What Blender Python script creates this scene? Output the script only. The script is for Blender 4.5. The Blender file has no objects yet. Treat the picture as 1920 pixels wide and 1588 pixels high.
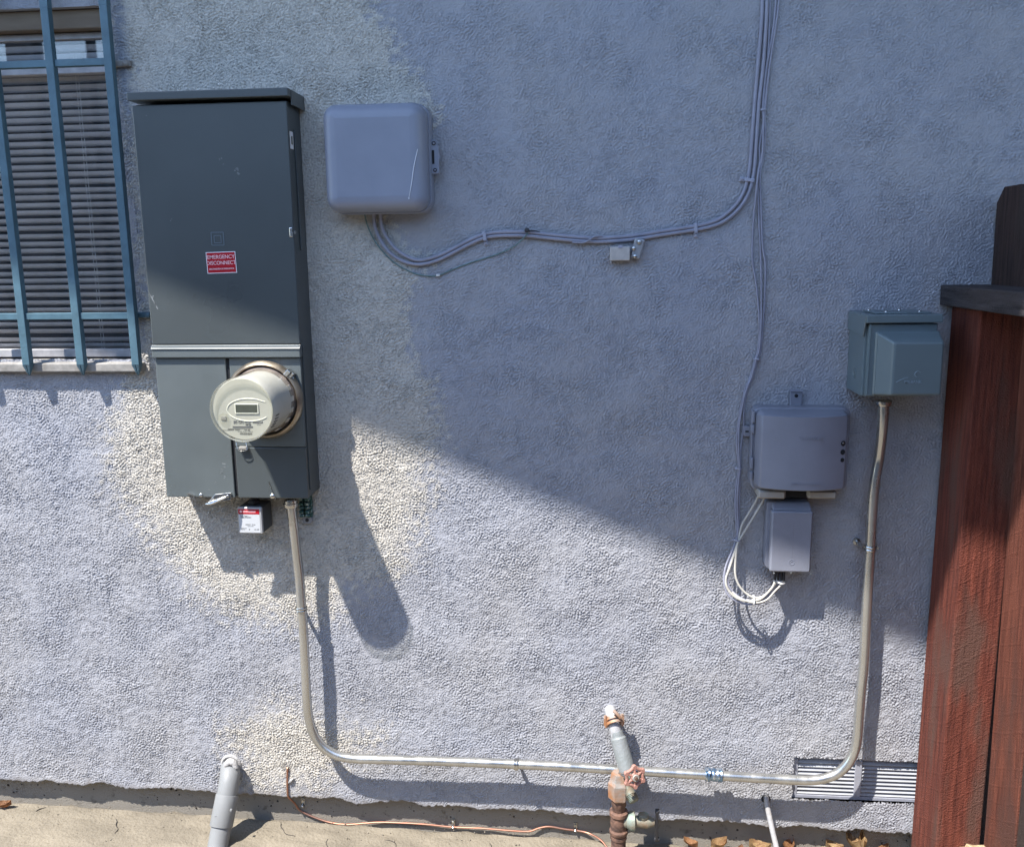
import bpy, bmesh, math, random
import numpy as np
from mathutils import Vector, Matrix
random.seed(4)
C = bpy.context.scene.collection
PI = math.pi
# ------------------------------------------------------------------ camera, sky, sun, exposure
SC = bpy.context.scene
F_PX, DIST = 1678.68, 2.13
_rx, _ry, _rz = [math.radians(a) for a in (10.58124515, 5.36119004, -0.76522174)]
def _rot():
    c, s = math.cos, math.sin
    B = Matrix(((1,0,0),(0,0,-1),(0,1,0)))
    Pm = Matrix(((1,0,0),(0,c(_rx),-s(_rx)),(0,s(_rx),c(_rx))))
    Ym = Matrix(((c(_ry),0,s(_ry)),(0,1,0),(-s(_ry),0,c(_ry))))
    Ro = Matrix(((c(_rz),-s(_rz),0),(s(_rz),c(_rz),0),(0,0,1)))
    return Ro @ Pm @ Ym @ B            # rows: camera right, down, forward
CM = _rot()
CAM = Vector((0, -DIST, 0))
cam = bpy.data.objects.new('camera', bpy.data.cameras.new('camera')); C.objects.link(cam)
r, d, f = CM[0], CM[1], CM[2]
cam.matrix_world = Matrix(((r[0], -d[0], -f[0], CAM.x), (r[1], -d[1], -f[1], CAM.y), (r[2], -d[2], -f[2], CAM.z), (0,0,0,1)))
cam.data.sensor_width = 36; cam.data.sensor_fit = 'HORIZONTAL'
cam.data.lens = F_PX/1920*36; cam.data.clip_start = 0.02; cam.data.clip_end = 500
SC.camera = cam
SUN_DIR = Vector((0.92, 1.0, -2.42)).normalized()       # the way the light travels
w = bpy.data.worlds.new('World'); SC.world = w; w.use_nodes = True
nt = w.node_tree; bg = nt.nodes['Background']
sky = nt.nodes.new('ShaderNodeTexSky'); sky.sky_type = 'NISHITA'; sky.sun_disc = False
sky.sun_elevation = math.asin(-SUN_DIR.z); sky.sun_rotation = math.atan2(-SUN_DIR.x, -SUN_DIR.y) % (2*PI)
sky.air_density = 1.0; sky.dust_density = 0.3; sky.ozone_density = 1.5
nt.links.new(sky.outputs[0], bg.inputs[0]); bg.inputs[1].default_value = 0.15
sl = bpy.data.lights.new('sun', 'SUN'); sl.energy = 3.3; sl.angle = math.radians(0.6); sl.color = (1, 0.96, 0.90)
sun = bpy.data.objects.new('sun', sl); C.objects.link(sun); sun.rotation_euler = SUN_DIR.to_track_quat('-Z','Y').to_euler()
sun.location = (-3, -5, 9)
SC.view_settings.view_transform = 'Standard'; SC.view_settings.look = 'None'
SC.view_settings.exposure = 1.78; SC.view_settings.gamma = 1

def P(px, py, dep=0.0):
    """survey point: the place dep metres in front of the wall plane that was measured at this photo coordinate"""
    v = CM.transposed() @ Vector(((px-960)/F_PX, (py-794)/F_PX, 1.0))
    t = (DIST-dep)/v.y
    return Vector((v.x*t, -dep, v.z*t))

# ------------------------------------------------------------------ materials
def mat(name, col, rough=0.5, metal=0.0, bump=0.0, bscale=200, var=0.0, vscale=8, col2=None, thr=0.5, soft=0.2,
        coat=0.0, stretch=(1,1,1), detail=4, spec=0.5, rvar=0.0):
    m = bpy.data.materials.new(name); m.use_nodes = True
    n = m.node_tree.nodes; l = m.node_tree.links; b = n['Principled BSDF']
    b.inputs['Roughness'].default_value = rough; b.inputs['Metallic'].default_value = metal
    b.inputs['Base Color'].default_value = (*col, 1); b.inputs['Specular IOR Level'].default_value = spec
    b.inputs['Coat Weight'].default_value = coat
    tc = n.new('ShaderNodeTexCoord'); mp = n.new('ShaderNodeMapping'); mp.inputs['Scale'].default_value = stretch
    l.new(tc.outputs['Object'], mp.inputs[0])
    if var or col2 or rvar:
        nz = n.new('ShaderNodeTexNoise'); nz.inputs['Scale'].default_value = vscale; nz.inputs['Detail'].default_value = detail
        nz.inputs['Roughness'].default_value = 0.6
        l.new(mp.outputs[0], nz.inputs[0])
        if var or col2:
            rp = n.new('ShaderNodeValToRGB'); l.new(nz.outputs[0], rp.inputs[0]); l.new(rp.outputs[0], b.inputs['Base Color'])
            c2 = col2 if col2 else tuple(c*(1-var) for c in col)
            rp.color_ramp.elements[0].position = max(0, thr-soft); rp.color_ramp.elements[1].position = min(1, thr+soft)
            rp.color_ramp.elements[0].color = (*c2, 1); rp.color_ramp.elements[1].color = (*col, 1)
        if rvar:
            mr = n.new('ShaderNodeMapRange'); mr.inputs[1].default_value = .3; mr.inputs[2].default_value = .7
            mr.inputs[3].default_value = max(.02, rough-rvar); mr.inputs[4].default_value = min(1, rough+rvar)
            l.new(nz.outputs[0], mr.inputs[0]); l.new(mr.outputs[0], b.inputs['Roughness'])
    if bump:
        nb = n.new('ShaderNodeTexNoise'); nb.inputs['Scale'].default_value = bscale; nb.inputs['Detail'].default_value = 3
        l.new(mp.outputs[0], nb.inputs[0]); bp = n.new('ShaderNodeBump'); bp.inputs['Strength'].default_value = 1
        bp.inputs['Distance'].default_value = bump; l.new(nb.outputs[0], bp.inputs['Height']); l.new(bp.outputs[0], b.inputs['Normal'])
    return m

PAINT = (0.318, 0.320, 0.345); CREAM = (0.51, 0.478, 0.425)
def stucco_mat(name, use_attr):
    m = bpy.data.materials.new(name); m.use_nodes = True
    n = m.node_tree.nodes; l = m.node_tree.links; b = n['Principled BSDF']
    b.inputs['Roughness'].default_value = 0.82; b.inputs['Specular IOR Level'].default_value = 0.25
    tc = n.new('ShaderNodeTexCoord')
    def noise(s, dt=4):
        z = n.new('ShaderNodeTexNoise'); z.inputs['Scale'].default_value = s; z.inputs['Detail'].default_value = dt
        l.new(tc.outputs['Object'], z.inputs[0]); return z
    def ramp(src, a, ca, bb, cb):
        r = n.new('ShaderNodeValToRGB'); r.color_ramp.elements[0].position = a; r.color_ramp.elements[1].position = bb
        r.color_ramp.elements[0].color = (*ca, 1); r.color_ramp.elements[1].color = (*cb, 1); l.new(src, r.inputs[0]); return r
    big = noise(3.2, 5)
    pr = ramp(big.outputs[0], .36, tuple(c*s for c, s in zip(PAINT, (.96, .98, 1.01))), .64, tuple(c*s for c, s in zip(PAINT, (1.04, 1.03, 1.0))))
    if use_attr:
        sp = noise(150, 3)
        cr = ramp(sp.outputs[0], .30, (.37, .345, .305), .50, CREAM)
        at = n.new('ShaderNodeAttribute'); at.attribute_name = 'paint'
        sx = n.new('ShaderNodeSeparateColor'); l.new(at.outputs['Color'], sx.inputs[0])
        mx = n.new('ShaderNodeMix'); mx.data_type = 'RGBA'; l.new(sx.outputs[0], mx.inputs[0])
        l.new(pr.outputs[0], mx.inputs[6]); l.new(cr.outputs[0], mx.inputs[7])
        # overspray: a bluer, thinner coat in places, and grime
        mx2 = n.new('ShaderNodeMix'); mx2.data_type = 'RGBA'; l.new(sx.outputs[1], mx2.inputs[0])
        l.new(mx.outputs[2], mx2.inputs[6]); mx2.inputs[7].default_value = (.23, .262, .33, 1)
        mx3 = n.new('ShaderNodeMix'); mx3.data_type = 'RGBA'; l.new(sx.outputs[2], mx3.inputs[0])
        l.new(mx2.outputs[2], mx3.inputs[6]); mx3.inputs[7].default_value = (.12, .10, .085, 1)
        l.new(mx3.outputs[2], b.inputs['Base Color'])
    else:
        l.new(pr.outputs[0], b.inputs['Base Color'])
    nb = noise(330 if use_attr else 120, 3)
    bp = n.new('ShaderNodeBump'); bp.inputs['Distance'].default_value = 0.0018 if use_attr else 0.006
    bp.inputs['Strength'].default_value = .8
    l.new(nb.outputs[0], bp.inputs['Height']); l.new(bp.outputs[0], b.inputs['Normal'])
    return m

def wood_mat(name, c1, c2, c3, axis=2, scale=14, rough=.8):
    m = bpy.data.materials.new(name); m.use_nodes = True
    n = m.node_tree.nodes; l = m.node_tree.links; b = n['Principled BSDF']; b.inputs['Roughness'].default_value = rough
    b.inputs['Specular IOR Level'].default_value = .25
    tc = n.new('ShaderNodeTexCoord'); mp = n.new('ShaderNodeMapping')
    s = [9, 9, 9]; s[axis] = .55; mp.inputs['Scale'].default_value = s
    l.new(tc.outputs['Object'], mp.inputs[0])
    g = n.new('ShaderNodeTexNoise'); g.inputs['Scale'].default_value = scale; g.inputs['Detail'].default_value = 6; g.inputs['Roughness'].default_value = .65
    l.new(mp.outputs[0], g.inputs[0])
    rp = n.new('ShaderNodeValToRGB'); l.new(g.outputs[0], rp.inputs[0])
    rp.color_ramp.elements[0].position = .3; rp.color_ramp.elements[0].color = (*c1, 1)
    rp.color_ramp.elements[1].position = .7; rp.color_ramp.elements[1].color = (*c2, 1)
    w2 = n.new('ShaderNodeTexNoise'); w2.inputs['Scale'].default_value = 6; w2.inputs['Detail'].default_value = 6
    mp2 = n.new('ShaderNodeMapping'); s2 = [2.2, 2.2, 2.2]; s2[axis] = .5; mp2.inputs['Scale'].default_value = s2
    l.new(tc.outputs['Object'], mp2.inputs[0]); l.new(mp2.outputs[0], w2.inputs[0])
    r2 = n.new('ShaderNodeValToRGB'); r2.color_ramp.elements[0].position = .52; r2.color_ramp.elements[1].position = .64
    l.new(w2.outputs[0], r2.inputs[0])
    mx = n.new('ShaderNodeMix'); mx.data_type = 'RGBA'; l.new(r2.outputs[0], mx.inputs[0]); l.new(rp.outputs[0], mx.inputs[6])
    mx.inputs[7].default_value = (*c3, 1); l.new(mx.outputs[2], b.inputs['Base Color'])
    # saw marks: thin slanting ridges across the board
    wv = n.new('ShaderNodeTexWave'); wv.wave_type = 'BANDS'; wv.bands_direction = 'Z'; wv.inputs['Scale'].default_value = 10; wv.inputs['Distortion'].default_value = 3.2
    wv.inputs['Detail Scale'].default_value = .4; wv.inputs['Detail'].default_value = 1
    mp3 = n.new('ShaderNodeMapping'); mp3.inputs['Rotation'].default_value = (.5, .55, 0); l.new(tc.outputs['Object'], mp3.inputs[0]); l.new(mp3.outputs[0], wv.inputs[0])
    wr = n.new('ShaderNodeMapRange'); wr.inputs[1].default_value = .93; wr.inputs[2].default_value = 1.0; l.new(wv.outputs[1], wr.inputs[0])
    ad = n.new('ShaderNodeMath'); ad.operation = 'MULTIPLY_ADD'; l.new(wr.outputs[0], ad.inputs[0]); ad.inputs[1].default_value = .11; l.new(g.outputs[0], ad.inputs[2])
    bp = n.new('ShaderNodeBump'); bp.inputs['Distance'].default_value = .004; fg = n.new('ShaderNodeTexNoise'); fg.inputs['Scale'].default_value = 320; fg.inputs['Detail'].default_value = 3; l.new(tc.outputs['Object'], fg.inputs[0])
    a2 = n.new('ShaderNodeMath'); a2.operation = 'MULTIPLY_ADD'; l.new(fg.outputs[0], a2.inputs[0]); a2.inputs[1].default_value = .8; l.new(ad.outputs[0], a2.inputs[2]); l.new(a2.outputs[0], bp.inputs['Height']); l.new(bp.outputs[0], b.inputs['Normal'])
    return m

def clear_mat(name, tint, haze, gloss_rough=.06, hazecol=(.7, .68, .55), ior=1.5):
    m = bpy.data.materials.new(name); m.use_nodes = True
    n = m.node_tree.nodes; l = m.node_tree.links; n.remove(n['Principled BSDF']); out = n['Material Output']
    tr = n.new('ShaderNodeBsdfTransparent'); tr.inputs[0].default_value = (*tint, 1)
    df = n.new('ShaderNodeBsdfDiffuse'); df.inputs[0].default_value = (*hazecol, 1)
    gl = n.new('ShaderNodeBsdfGlossy'); gl.inputs['Roughness'].default_value = gloss_rough
    m1 = n.new('ShaderNodeMixShader'); m1.inputs[0].default_value = haze; l.new(tr.outputs[0], m1.inputs[1]); l.new(df.outputs[0], m1.inputs[2])
    lw = n.new('ShaderNodeLayerWeight'); lw.inputs[0].default_value = .5; pw = n.new('ShaderNodeMath'); pw.operation = 'POWER'; pw.inputs[1].default_value = 4
    l.new(lw.outputs['Facing'], pw.inputs[0]); fr = n.new('ShaderNodeMath'); fr.operation = 'MULTIPLY_ADD'; fr.inputs[1].default_value = .55; fr.inputs[2].default_value = (ior-1)**2/(ior+1)**2*1.6
    l.new(pw.outputs[0], fr.inputs[0])
    m2 = n.new('ShaderNodeMixShader'); l.new(fr.outputs[0], m2.inputs[0]); l.new(m1.outputs[0], m2.inputs[1]); l.new(gl.outputs[0], m2.inputs[2])
    l.new(m2.outputs[0], out.inputs[0]); return m

M = dict(
    stucco=stucco_mat('painted_stucco', True), stucco_far=stucco_mat('painted_stucco_plain', False),
    found=mat('foundation_concrete', (.22,.20,.17), .9, bump=.0015, bscale=300, vscale=34, col2=(.12,.105,.085), thr=.36, soft=.06),
    patio=mat('patio_concrete', (.222,.190,.142), .92, bump=.0045, bscale=120, vscale=9, col2=(.135,.115,.085), thr=.5, soft=.22, detail=8),
    hole=mat('bug_hole', (.035,.03,.027), 1),
    frame_wood=mat('window_wood', (.20,.155,.11), .8, bump=.001, bscale=60, vscale=20, col2=(.12,.085,.055), stretch=(.15,1,1)),
    sash=mat('sash_paint', (.42,.41,.42), .6, var=.35, vscale=30),
    blind=mat('blind_slat', (.76,.73,.73), .55, var=.25, vscale=14, rvar=.1),
    dark=mat('dark_interior', (.012,.013,.016), .9),
    black=mat('black_plastic', (.015,.015,.018), .5),
    grille=mat('blue_bar_paint', (.075,.145,.185), .5, var=.35, vscale=18, bump=.0006, bscale=120, thr=.42),
    sillp=mat('sill_paint', (.33,.31,.285), .75, var=.5, vscale=30, bump=.0005, bscale=80),
    panel=mat('panel_paint', (.066,.076,.078), .34, var=.10, vscale=3, bump=.00015, bscale=500, rvar=.08),
    panel_lt=mat('panel_paint_lighter', (.100,.116,.118), .48, var=.13, vscale=5, bump=.00015, bscale=500, rvar=.1),  # lighter grey for the drip ledge, lower left and meter socket covers
    emb=mat('embossed_paint', (.13,.165,.19), .3),
    scuff=mat('scuff', (.20,.215,.22), .8, var=.6, vscale=90, thr=.5, soft=.1),
    red=mat('red_sticker', (.40,.005,.015), .35, var=.1, vscale=30),
    white=mat('white_print', (.75,.74,.76), .5),
    pink=mat('worn_print', (.75,.50,.52), .5),
    ink=mat('grey_print', (.09,.09,.09), .6), faint=mat('faint_print', (.16,.155,.13), .6),
    steel=mat('bright_steel', (.62,.61,.58), .28, 1, vscale=60, var=.35, rvar=.12, bump=.0003, bscale=300),
    galv=mat('galvanised_conduit', (.54,.535,.51), .27, .84, vscale=30, var=.22, rvar=.1, bump=.00012, bscale=200, stretch=(1,1,.2)),
    galv_h=mat('galvanised_conduit_run', (.64,.65,.66), .25, .9, vscale=30, var=.22, rvar=.1, bump=.00012, bscale=200, stretch=(.2,1,1)),
    zinc=mat('zinc_ring', (.42,.36,.28), .38, .85, vscale=26, var=.45, rvar=.12, bump=.0004, bscale=150),
    bluesteel=mat('blue_tinted_steel', (.16,.27,.42), .25, .9, vscale=70, col2=(.60,.64,.68), thr=.45, soft=.06, bump=.001, bscale=120),
    meter_body=mat('meter_beige', (.50,.49,.46), .5, var=.2, vscale=18),
    meter_face=mat('meter_face', (.43,.42,.355), .5, var=.12, vscale=14),
    meter_base=mat('meter_dusty_base', (.20,.165,.14), .7, vscale=30, col2=(.05,.04,.04), thr=.45, soft=.15, bump=.001, bscale=120),
    lcd=mat('lcd', (.055,.065,.048), .3, var=.4, vscale=60),
    grey_port=mat('grey_port', (.26,.25,.23), .3),
    clear=clear_mat('clear_cover', (.97,.97,.94), .05, hazecol=(.65,.63,.55), ior=1.22),
    pane=clear_mat('window_glass', (.93,.94,.95), .02, .01, (.3,.3,.3)),
    box=mat('grey_box_painted', (.23,.25,.31), .42, var=.14, vscale=7, bump=.0002, bscale=400, rvar=.06),
    box_lt=mat('box_scratch', (.62,.64,.70), .5),
    box2=mat('grey_plastic', (.215,.225,.27), .45, var=.18, vscale=8, bump=.0003, bscale=260, rvar=.06),
    pad=mat('bare_plastic', (.32,.30,.27), .6, var=.1, vscale=30),
    rv=mat('grey_green_enamel', (.125,.165,.18), .33, var=.08, vscale=6, bump=.0002, bscale=420, rvar=.05),
    cable=mat('painted_cable', (.27,.275,.34), .55, var=.2, vscale=26),
    cable_w=mat('white_cable', (.47,.45,.40), .5, var=.2, vscale=40),
    tie=mat('white_tie', (.70,.69,.66), .4), clipm=mat('cable_clip', (.30,.31,.38), .5),
    term=mat('beige_terminal', (.47,.44,.41), .5, var=.2, vscale=60),
    termc=mat('grey_clamp', (.33,.335,.35), .45, .2, var=.3, vscale=80, bump=.0005, bscale=200),
    green=mat('green_wire', (.13,.22,.22), .6, var=.3, vscale=50), dgreen=mat('oxidised_bracket', (.05,.12,.115), .5, .5, vscale=120, col2=(.35,.42,.40), thr=.42, soft=.05),
    copper=mat('copper_wire', (.36,.17,.11), .32, .75, vscale=22, col2=(.30,.17,.12), thr=.42, soft=.15),
    pvc=mat('grey_pvc_pipe', (.205,.21,.212), .55, var=.12, vscale=16, bump=.0006, bscale=60),
    mortar=mat('white_mortar', (.38,.37,.36), .9, var=.25, vscale=60, bump=.004, bscale=90),
    wpipe=mat('white_painted_pipe', (.32,.32,.33), .6, vscale=26, col2=(.35,.33,.31), thr=.36, soft=.1, bump=.0012, bscale=110),
    gpipe=mat('weathered_pipe', (.24,.255,.26), .55, .25, vscale=22, col2=(.22,.24,.24), thr=.48, soft=.15, bump=.0012, bscale=120),
    rust=mat('rusted_iron', (.21,.115,.078), .85, .1, vscale=26, col2=(.06,.035,.028), thr=.5, soft=.12, bump=.0025, bscale=90),
    rust2=mat('rusted_nut', (.30,.285,.265), .6, .3, vscale=20, col2=(.36,.17,.08), thr=.5, soft=.12, bump=.0015, bscale=100),
    brass=mat('verdigris_fitting', (.19,.25,.22), .6, .3, vscale=24, col2=(.24,.16,.10), thr=.45, soft=.15, bump=.0015, bscale=100),
    pinkh=mat('faded_red_handle', (.34,.17,.135), .6, vscale=40, col2=(.35,.18,.14), thr=.4, soft=.15, bump=.001, bscale=130),
    vent=mat('vent_paint', (.30,.31,.36), .6, var=.2, vscale=24),
    vent_lt=mat('vent_slat', (.31,.32,.345), .55, var=.15, vscale=24),
    fence_red=wood_mat('red_stained_wood', (.055,.014,.010), (.180,.050,.031), (.10,.048,.036)),
    fence_red2=wood_mat('red_brown_picket', (.07,.020,.013), (.185,.062,.038), (.09,.038,.028)),
    fence_dk=wood_mat('dark_weathered_wood', (.018,.011,.010), (.065,.040,.034), (.045,.032,.028)),
    rail=wood_mat('weathered_rail', (.018,.015,.016), (.085,.075,.078), (.055,.047,.047), axis=1),
    leaf=mat('dry_leaf', (.42,.22,.10), .7, vscale=60, col2=(.20,.09,.04), bump=.002, bscale=90),
    leaf2=mat('pale_dry_leaf', (.50,.36,.18), .7, vscale=60, col2=(.32,.17,.08), bump=.002, bscale=90),
    soffit=mat('soffit_paint', (.30,.32,.38), .8),
    unseen_ground=mat('unseen_dark_ground', (.075,.075,.07), .95, bump=.004, bscale=40, var=.4, vscale=20),
    neigh=mat('neighbour_wall', (.20,.21,.23), .9, var=.4, vscale=3),
)

# ------------------------------------------------------------------ object helpers
ORG = {}
def thing(name, label, cat, loc, group=None):
    o = bpy.data.objects.new(name, None); C.objects.link(o); o.location = loc; o.empty_display_size = .05
    o['label'] = label; o['category'] = cat
    if group: o['group'] = group
    ORG[o.name] = Vector(loc); return o
def tag(o, label=None, cat=None, group=None, kind=None):
    for k, v in (('label', label), ('category', cat), ('group', group), ('kind', kind)):
        if v: o[k] = v
    return o
class MB:
    def __init__(s): s.bm = bmesh.new(); s.mi = 0
    def add(s, tmp, smooth=False):
        vm = [s.bm.verts.new(v.co) for v in tmp.verts]
        tmp.verts.index_update()
        for fc in tmp.faces:
            try: nf = s.bm.faces.new([vm[v.index] for v in fc.verts]); nf.smooth = smooth and len(fc.verts) < 7 and not (len(fc.verts) == 3 and abs(fc.normal.y) > .999); nf.material_index = s.mi
            except ValueError: pass
        tmp.free(); return s
    def box(s, x0, x1, z0, z1, d0, d1, bev=0.0, seg=2, mx=None):
        t = bmesh.new()
        vs = [t.verts.new((x, -dd, z)) for dd in (d0, d1) for z in (z0, z1) for x in (x0, x1)]
        for q in ((0,1,3,2),(4,6,7,5),(0,4,5,1),(2,3,7,6),(0,2,6,4),(1,5,7,3)): t.faces.new([vs[i] for i in q])
        bmesh.ops.recalc_face_normals(t, faces=t.faces)
        if bev: bmesh.ops.bevel(t, geom=list(t.edges), offset=bev, segments=seg, affect='EDGES', profile=.5)
        if mx is not None: bmesh.ops.transform(t, matrix=mx, verts=t.verts)
        return s.add(t, bool(bev) and seg > 1 and False)
    def hexa(s, pts, bev=0):
        """eight corner points, back four then front four, each ring in order"""
        t = bmesh.new(); vs = [t.verts.new(p) for p in pts]
        for q in ((0,1,2,3),(4,7,6,5),(0,4,5,1),(1,5,6,2),(2,6,7,3),(3,7,4,0)): t.faces.new([vs[i] for i in q])
        bmesh.ops.recalc_face_normals(t, faces=t.faces)
        if bev: bmesh.ops.bevel(t, geom=list(t.edges), offset=bev, segments=2, affect='EDGES', profile=.5)
        return s.add(t)
    def lathe(s, prof, cen, axis=(0,-1,0), n=48, smooth=True, cap=True, rot=0):
        ax = Vector(axis).normalized(); u = ax.orthogonal().normalized()
        if abs(ax.z) < .9: u = (Vector((0,0,1)) - ax*ax.z).normalized()
        v = ax.cross(u); cen = Vector(cen); t = bmesh.new(); rings = []
        for (rr, h) in prof:
            rings.append([t.verts.new(cen + ax*h + (u*math.cos(2*PI*k/n+rot) + v*math.sin(2*PI*k/n+rot))*rr) for k in range(n)])
        for a, b in zip(rings, rings[1:]):
            for k in range(n): t.faces.new((a[k], a[(k+1)%n], b[(k+1)%n], b[k]))
        if cap: t.faces.new(rings[0][::-1]); t.faces.new(rings[-1])
        bmesh.ops.recalc_face_normals(t, faces=t.faces)
        return s.add(t, smooth)
    def tube(s, pts, rad, n=12, smooth=True, sub=6, spline=True, cap=True):
        pts = [Vector(p) for p in pts]
        rr = rad if isinstance(rad, (list, tuple)) else [rad]*len(pts)
        if spline and len(pts) > 2:
            q, qr = [], []
            for i in range(len(pts)-1):
                p0 = pts[max(i-1,0)]; p1 = pts[i]; p2 = pts[i+1]; p3 = pts[min(i+2, len(pts)-1)]
                for k in range(sub):
                    t = k/sub
                    q.append(.5*((2*p1)+(p2-p0)*t+(2*p0-5*p1+4*p2-p3)*t*t+(3*p1-p0-3*p2+p3)*t**3)); qr.append(rr[i]*(1-t)+rr[i+1]*t)
            q.append(pts[-1]); qr.append(rr[-1]); pts, rr = q, qr
        t = bmesh.new(); rings = []
        tan = (pts[1]-pts[0]).normalized(); u = tan.orthogonal().normalized()
        for i, p in enumerate(pts):
            tn = (pts[min(i+1, len(pts)-1)]-pts[max(i-1,0)])
            tn = tn.normalized() if tn.length > 1e-9 else tan
            u = (u - tn*u.dot(tn)).normalized(); v = tn.cross(u)
            rings.append([t.verts.new(p+(u*math.cos(2*PI*k/n)+v*math.sin(2*PI*k/n))*rr[i]) for k in range(n)])
        for a, b in zip(rings, rings[1:]):
            for k in range(n): t.faces.new((a[k], a[(k+1)%n], b[(k+1)%n], b[k]))
        if cap: t.faces.new(rings[0][::-1]); t.faces.new(rings[-1])
        bmesh.ops.recalc_face_normals(t, faces=t.faces)
        return s.add(t, smooth)
    def pillow(s, x0, x1, z0, z1, r, layers, bulge=0, n=8, smooth=True, grid=10, flat_end=True):
        """rounded rectangle lofted through (inset, depth) layers and capped"""
        t = bmesh.new(); rings = []; xc = (x0+x1)/2; hw = (x1-x0)/2
        def outline(ins):
            rad = max(r-ins, .0008); pts = []
            X0, X1, Z0, Z1 = x0+ins, x1-ins, z0+ins, z1-ins
            for (cx, cz, a0) in ((X1-rad, Z0+rad, -PI/2), (X1-rad, Z1-rad, 0), (X0+rad, Z1-rad, PI/2), (X0+rad, Z0+rad, PI)):
                for k in range(n+1):
                    a = a0+PI/2*k/n; pts.append((cx+rad*math.cos(a), cz+rad*math.sin(a)))
                # subdivide the straight run to the next corner
                nx = {-PI/2: (X1, Z0+rad, X1, Z1-rad), 0: (X1-rad, Z1, X0+rad, Z1), PI/2: (X0, Z1-rad, X0, Z0+rad), PI: (X0+rad, Z0, X1-rad, Z0)}[a0]
                for k in range(1, grid): pts.append((nx[0]+(nx[2]-nx[0])*k/grid, nx[1]+(nx[3]-nx[1])*k/grid))
            return pts
        dmax = layers[-1][1]; d0 = layers[0][1]
        for ins, dd in layers:
            fr = (dd-d0)/(dmax-d0) if dmax != d0 else 1
            rings.append([t.verts.new((x, -(dd+bulge*fr*(1-((x-xc)/hw)**2)), z)) for x, z in outline(ins)])
        m_ = len(rings[0])
        for a, b in zip(rings, rings[1:]):
            for k in range(m_): t.faces.new((a[k], a[(k+1)%m_], b[(k+1)%m_], b[k]))
        t.faces.new(rings[0][::-1])
        if bulge:
            top = {}; last = rings[-1]; ins = layers[-1][0]      # strip the bulged face column by column
            half = sorted(last, key=lambda v: (round(v.co.x, 5), v.co.z))
            cols = {}
            for v in half: cols.setdefault(round(v.co.x, 4), []).append(v)
            ks = sorted(cols)
            for a, b in zip(ks, ks[1:]):
                A = [cols[a][0], cols[a][-1]]; B = [cols[b][0], cols[b][-1]]
                q = [A[0], B[0], B[1], A[1]]; u = []
                for v in q:
                    if v not in u: u.append(v)
                if len(u) > 2:
                    try: t.faces.new(u)
                    except ValueError: pass
        else:
            lp = rings[-1]; cv = t.verts.new((xc, lp[0].co.y, (z0+z1)/2))
            for k in range(m_): t.faces.new((lp[k], lp[(k+1)%m_], cv))
        bmesh.ops.recalc_face_normals(t, faces=t.faces)
        return s.add(t, smooth)
    def disc(s, cen, r, axis=(0,-1,0), h=.001, n=24): return s.lathe([(r, 0), (r, h)], cen, axis, n, False)
    def build(s, name, m, parent=None, autosmooth=True):
        org = Vector((0,0,0))
        if parent is not None:
            q = parent
            while q.parent is not None: q = q.parent
            org = ORG.get(q.name, Vector((0,0,0)))
        if org.length: bmesh.ops.translate(s.bm, verts=s.bm.verts, vec=-org)
        me = bpy.data.meshes.new(name); s.bm.to_mesh(me); s.bm.free()
        for mm in (m if isinstance(m, list) else [m]): me.materials.append(mm)
        o = bpy.data.objects.new(name, me); C.objects.link(o)
        if parent is not None: o.parent = parent
        else: ORG[o.name] = Vector((0,0,0))
        if autosmooth:
            flat = [p.index for p in me.polygons if not p.use_smooth]
            me.set_sharp_from_angle(angle=math.radians(38))
            for i_ in flat: me.polygons[i_].use_smooth = False
        return o
def text_bm(mb, string, size, cen, ext=.0003, tilt=0, bold=0, axes=None, align='CENTER', sx=1.0):
    cu = bpy.data.curves.new('t', 'FONT'); cu.body = string; cu.size = size; cu.extrude = ext; cu.align_x = align; cu.align_y = 'CENTER'; cu.offset = bold
    o = bpy.data.objects.new('t', cu); C.objects.link(o)
    me = bpy.data.meshes.new_from_object(o.evaluated_get(bpy.context.evaluated_depsgraph_get()))
    t = bmesh.new(); t.from_mesh(me)
    Rm = Matrix.Rotation(PI/2, 4, 'X')
    bmesh.ops.transform(t, matrix=Matrix.Translation(cen) @ Matrix.Rotation(tilt, 4, 'Y') @ Rm @ Matrix.Scale(sx, 4, (1,0,0)), verts=t.verts)
    mb.add(t); bpy.data.objects.remove(o); bpy.data.curves.remove(cu); bpy.data.meshes.remove(me); return mb
def blotch(mb, cen, r_, seed, th=.0003):
    rg = random.Random(seed); t = bmesh.new(); n = 14; R_ = [r_*rg.uniform(.45, 1.15) for _ in range(n)]
    vs = [t.verts.new((cen.x+R_[k]*math.cos(2*PI*k/n), -th+cen.y, cen.z+R_[k]*math.sin(2*PI*k/n))) for k in range(n)]
    v2 = [t.verts.new((v.co.x, cen.y, v.co.z)) for v in vs]
    t.faces.new(vs)
    for k in range(n): t.faces.new((vs[k], vs[(k+1)%n], v2[(k+1)%n], v2[k]))
    bmesh.ops.recalc_face_normals(t, faces=t.faces); mb.add(t)
def scuffs(mb, lst, seed):
    mb.mi = 1; rg = random.Random(seed)
    for (x_, y_, r_, dd) in lst:
        for k in range(5): blotch(mb, P(x_+rg.uniform(-3,3)*r_*250, y_+rg.uniform(-3,3)*r_*250, dd), r_*rg.uniform(.2,.6), rg.random())
def bar_pts(a, b, wd, mb, ext=.0004):
    """a thin raised line on a surface facing the street, from a to b"""
    a, b = Vector(a), Vector(b); dr = (b-a).normalized(); nn = dr.cross(Vector((0,1,0))).normalized()*wd/2; e = Vector((0,-ext,0))
    mb.hexa([a-nn, b-nn, b+nn, a+nn, a-nn+e, b-nn+e, b+nn+e, a+nn+e]); return mb

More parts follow.
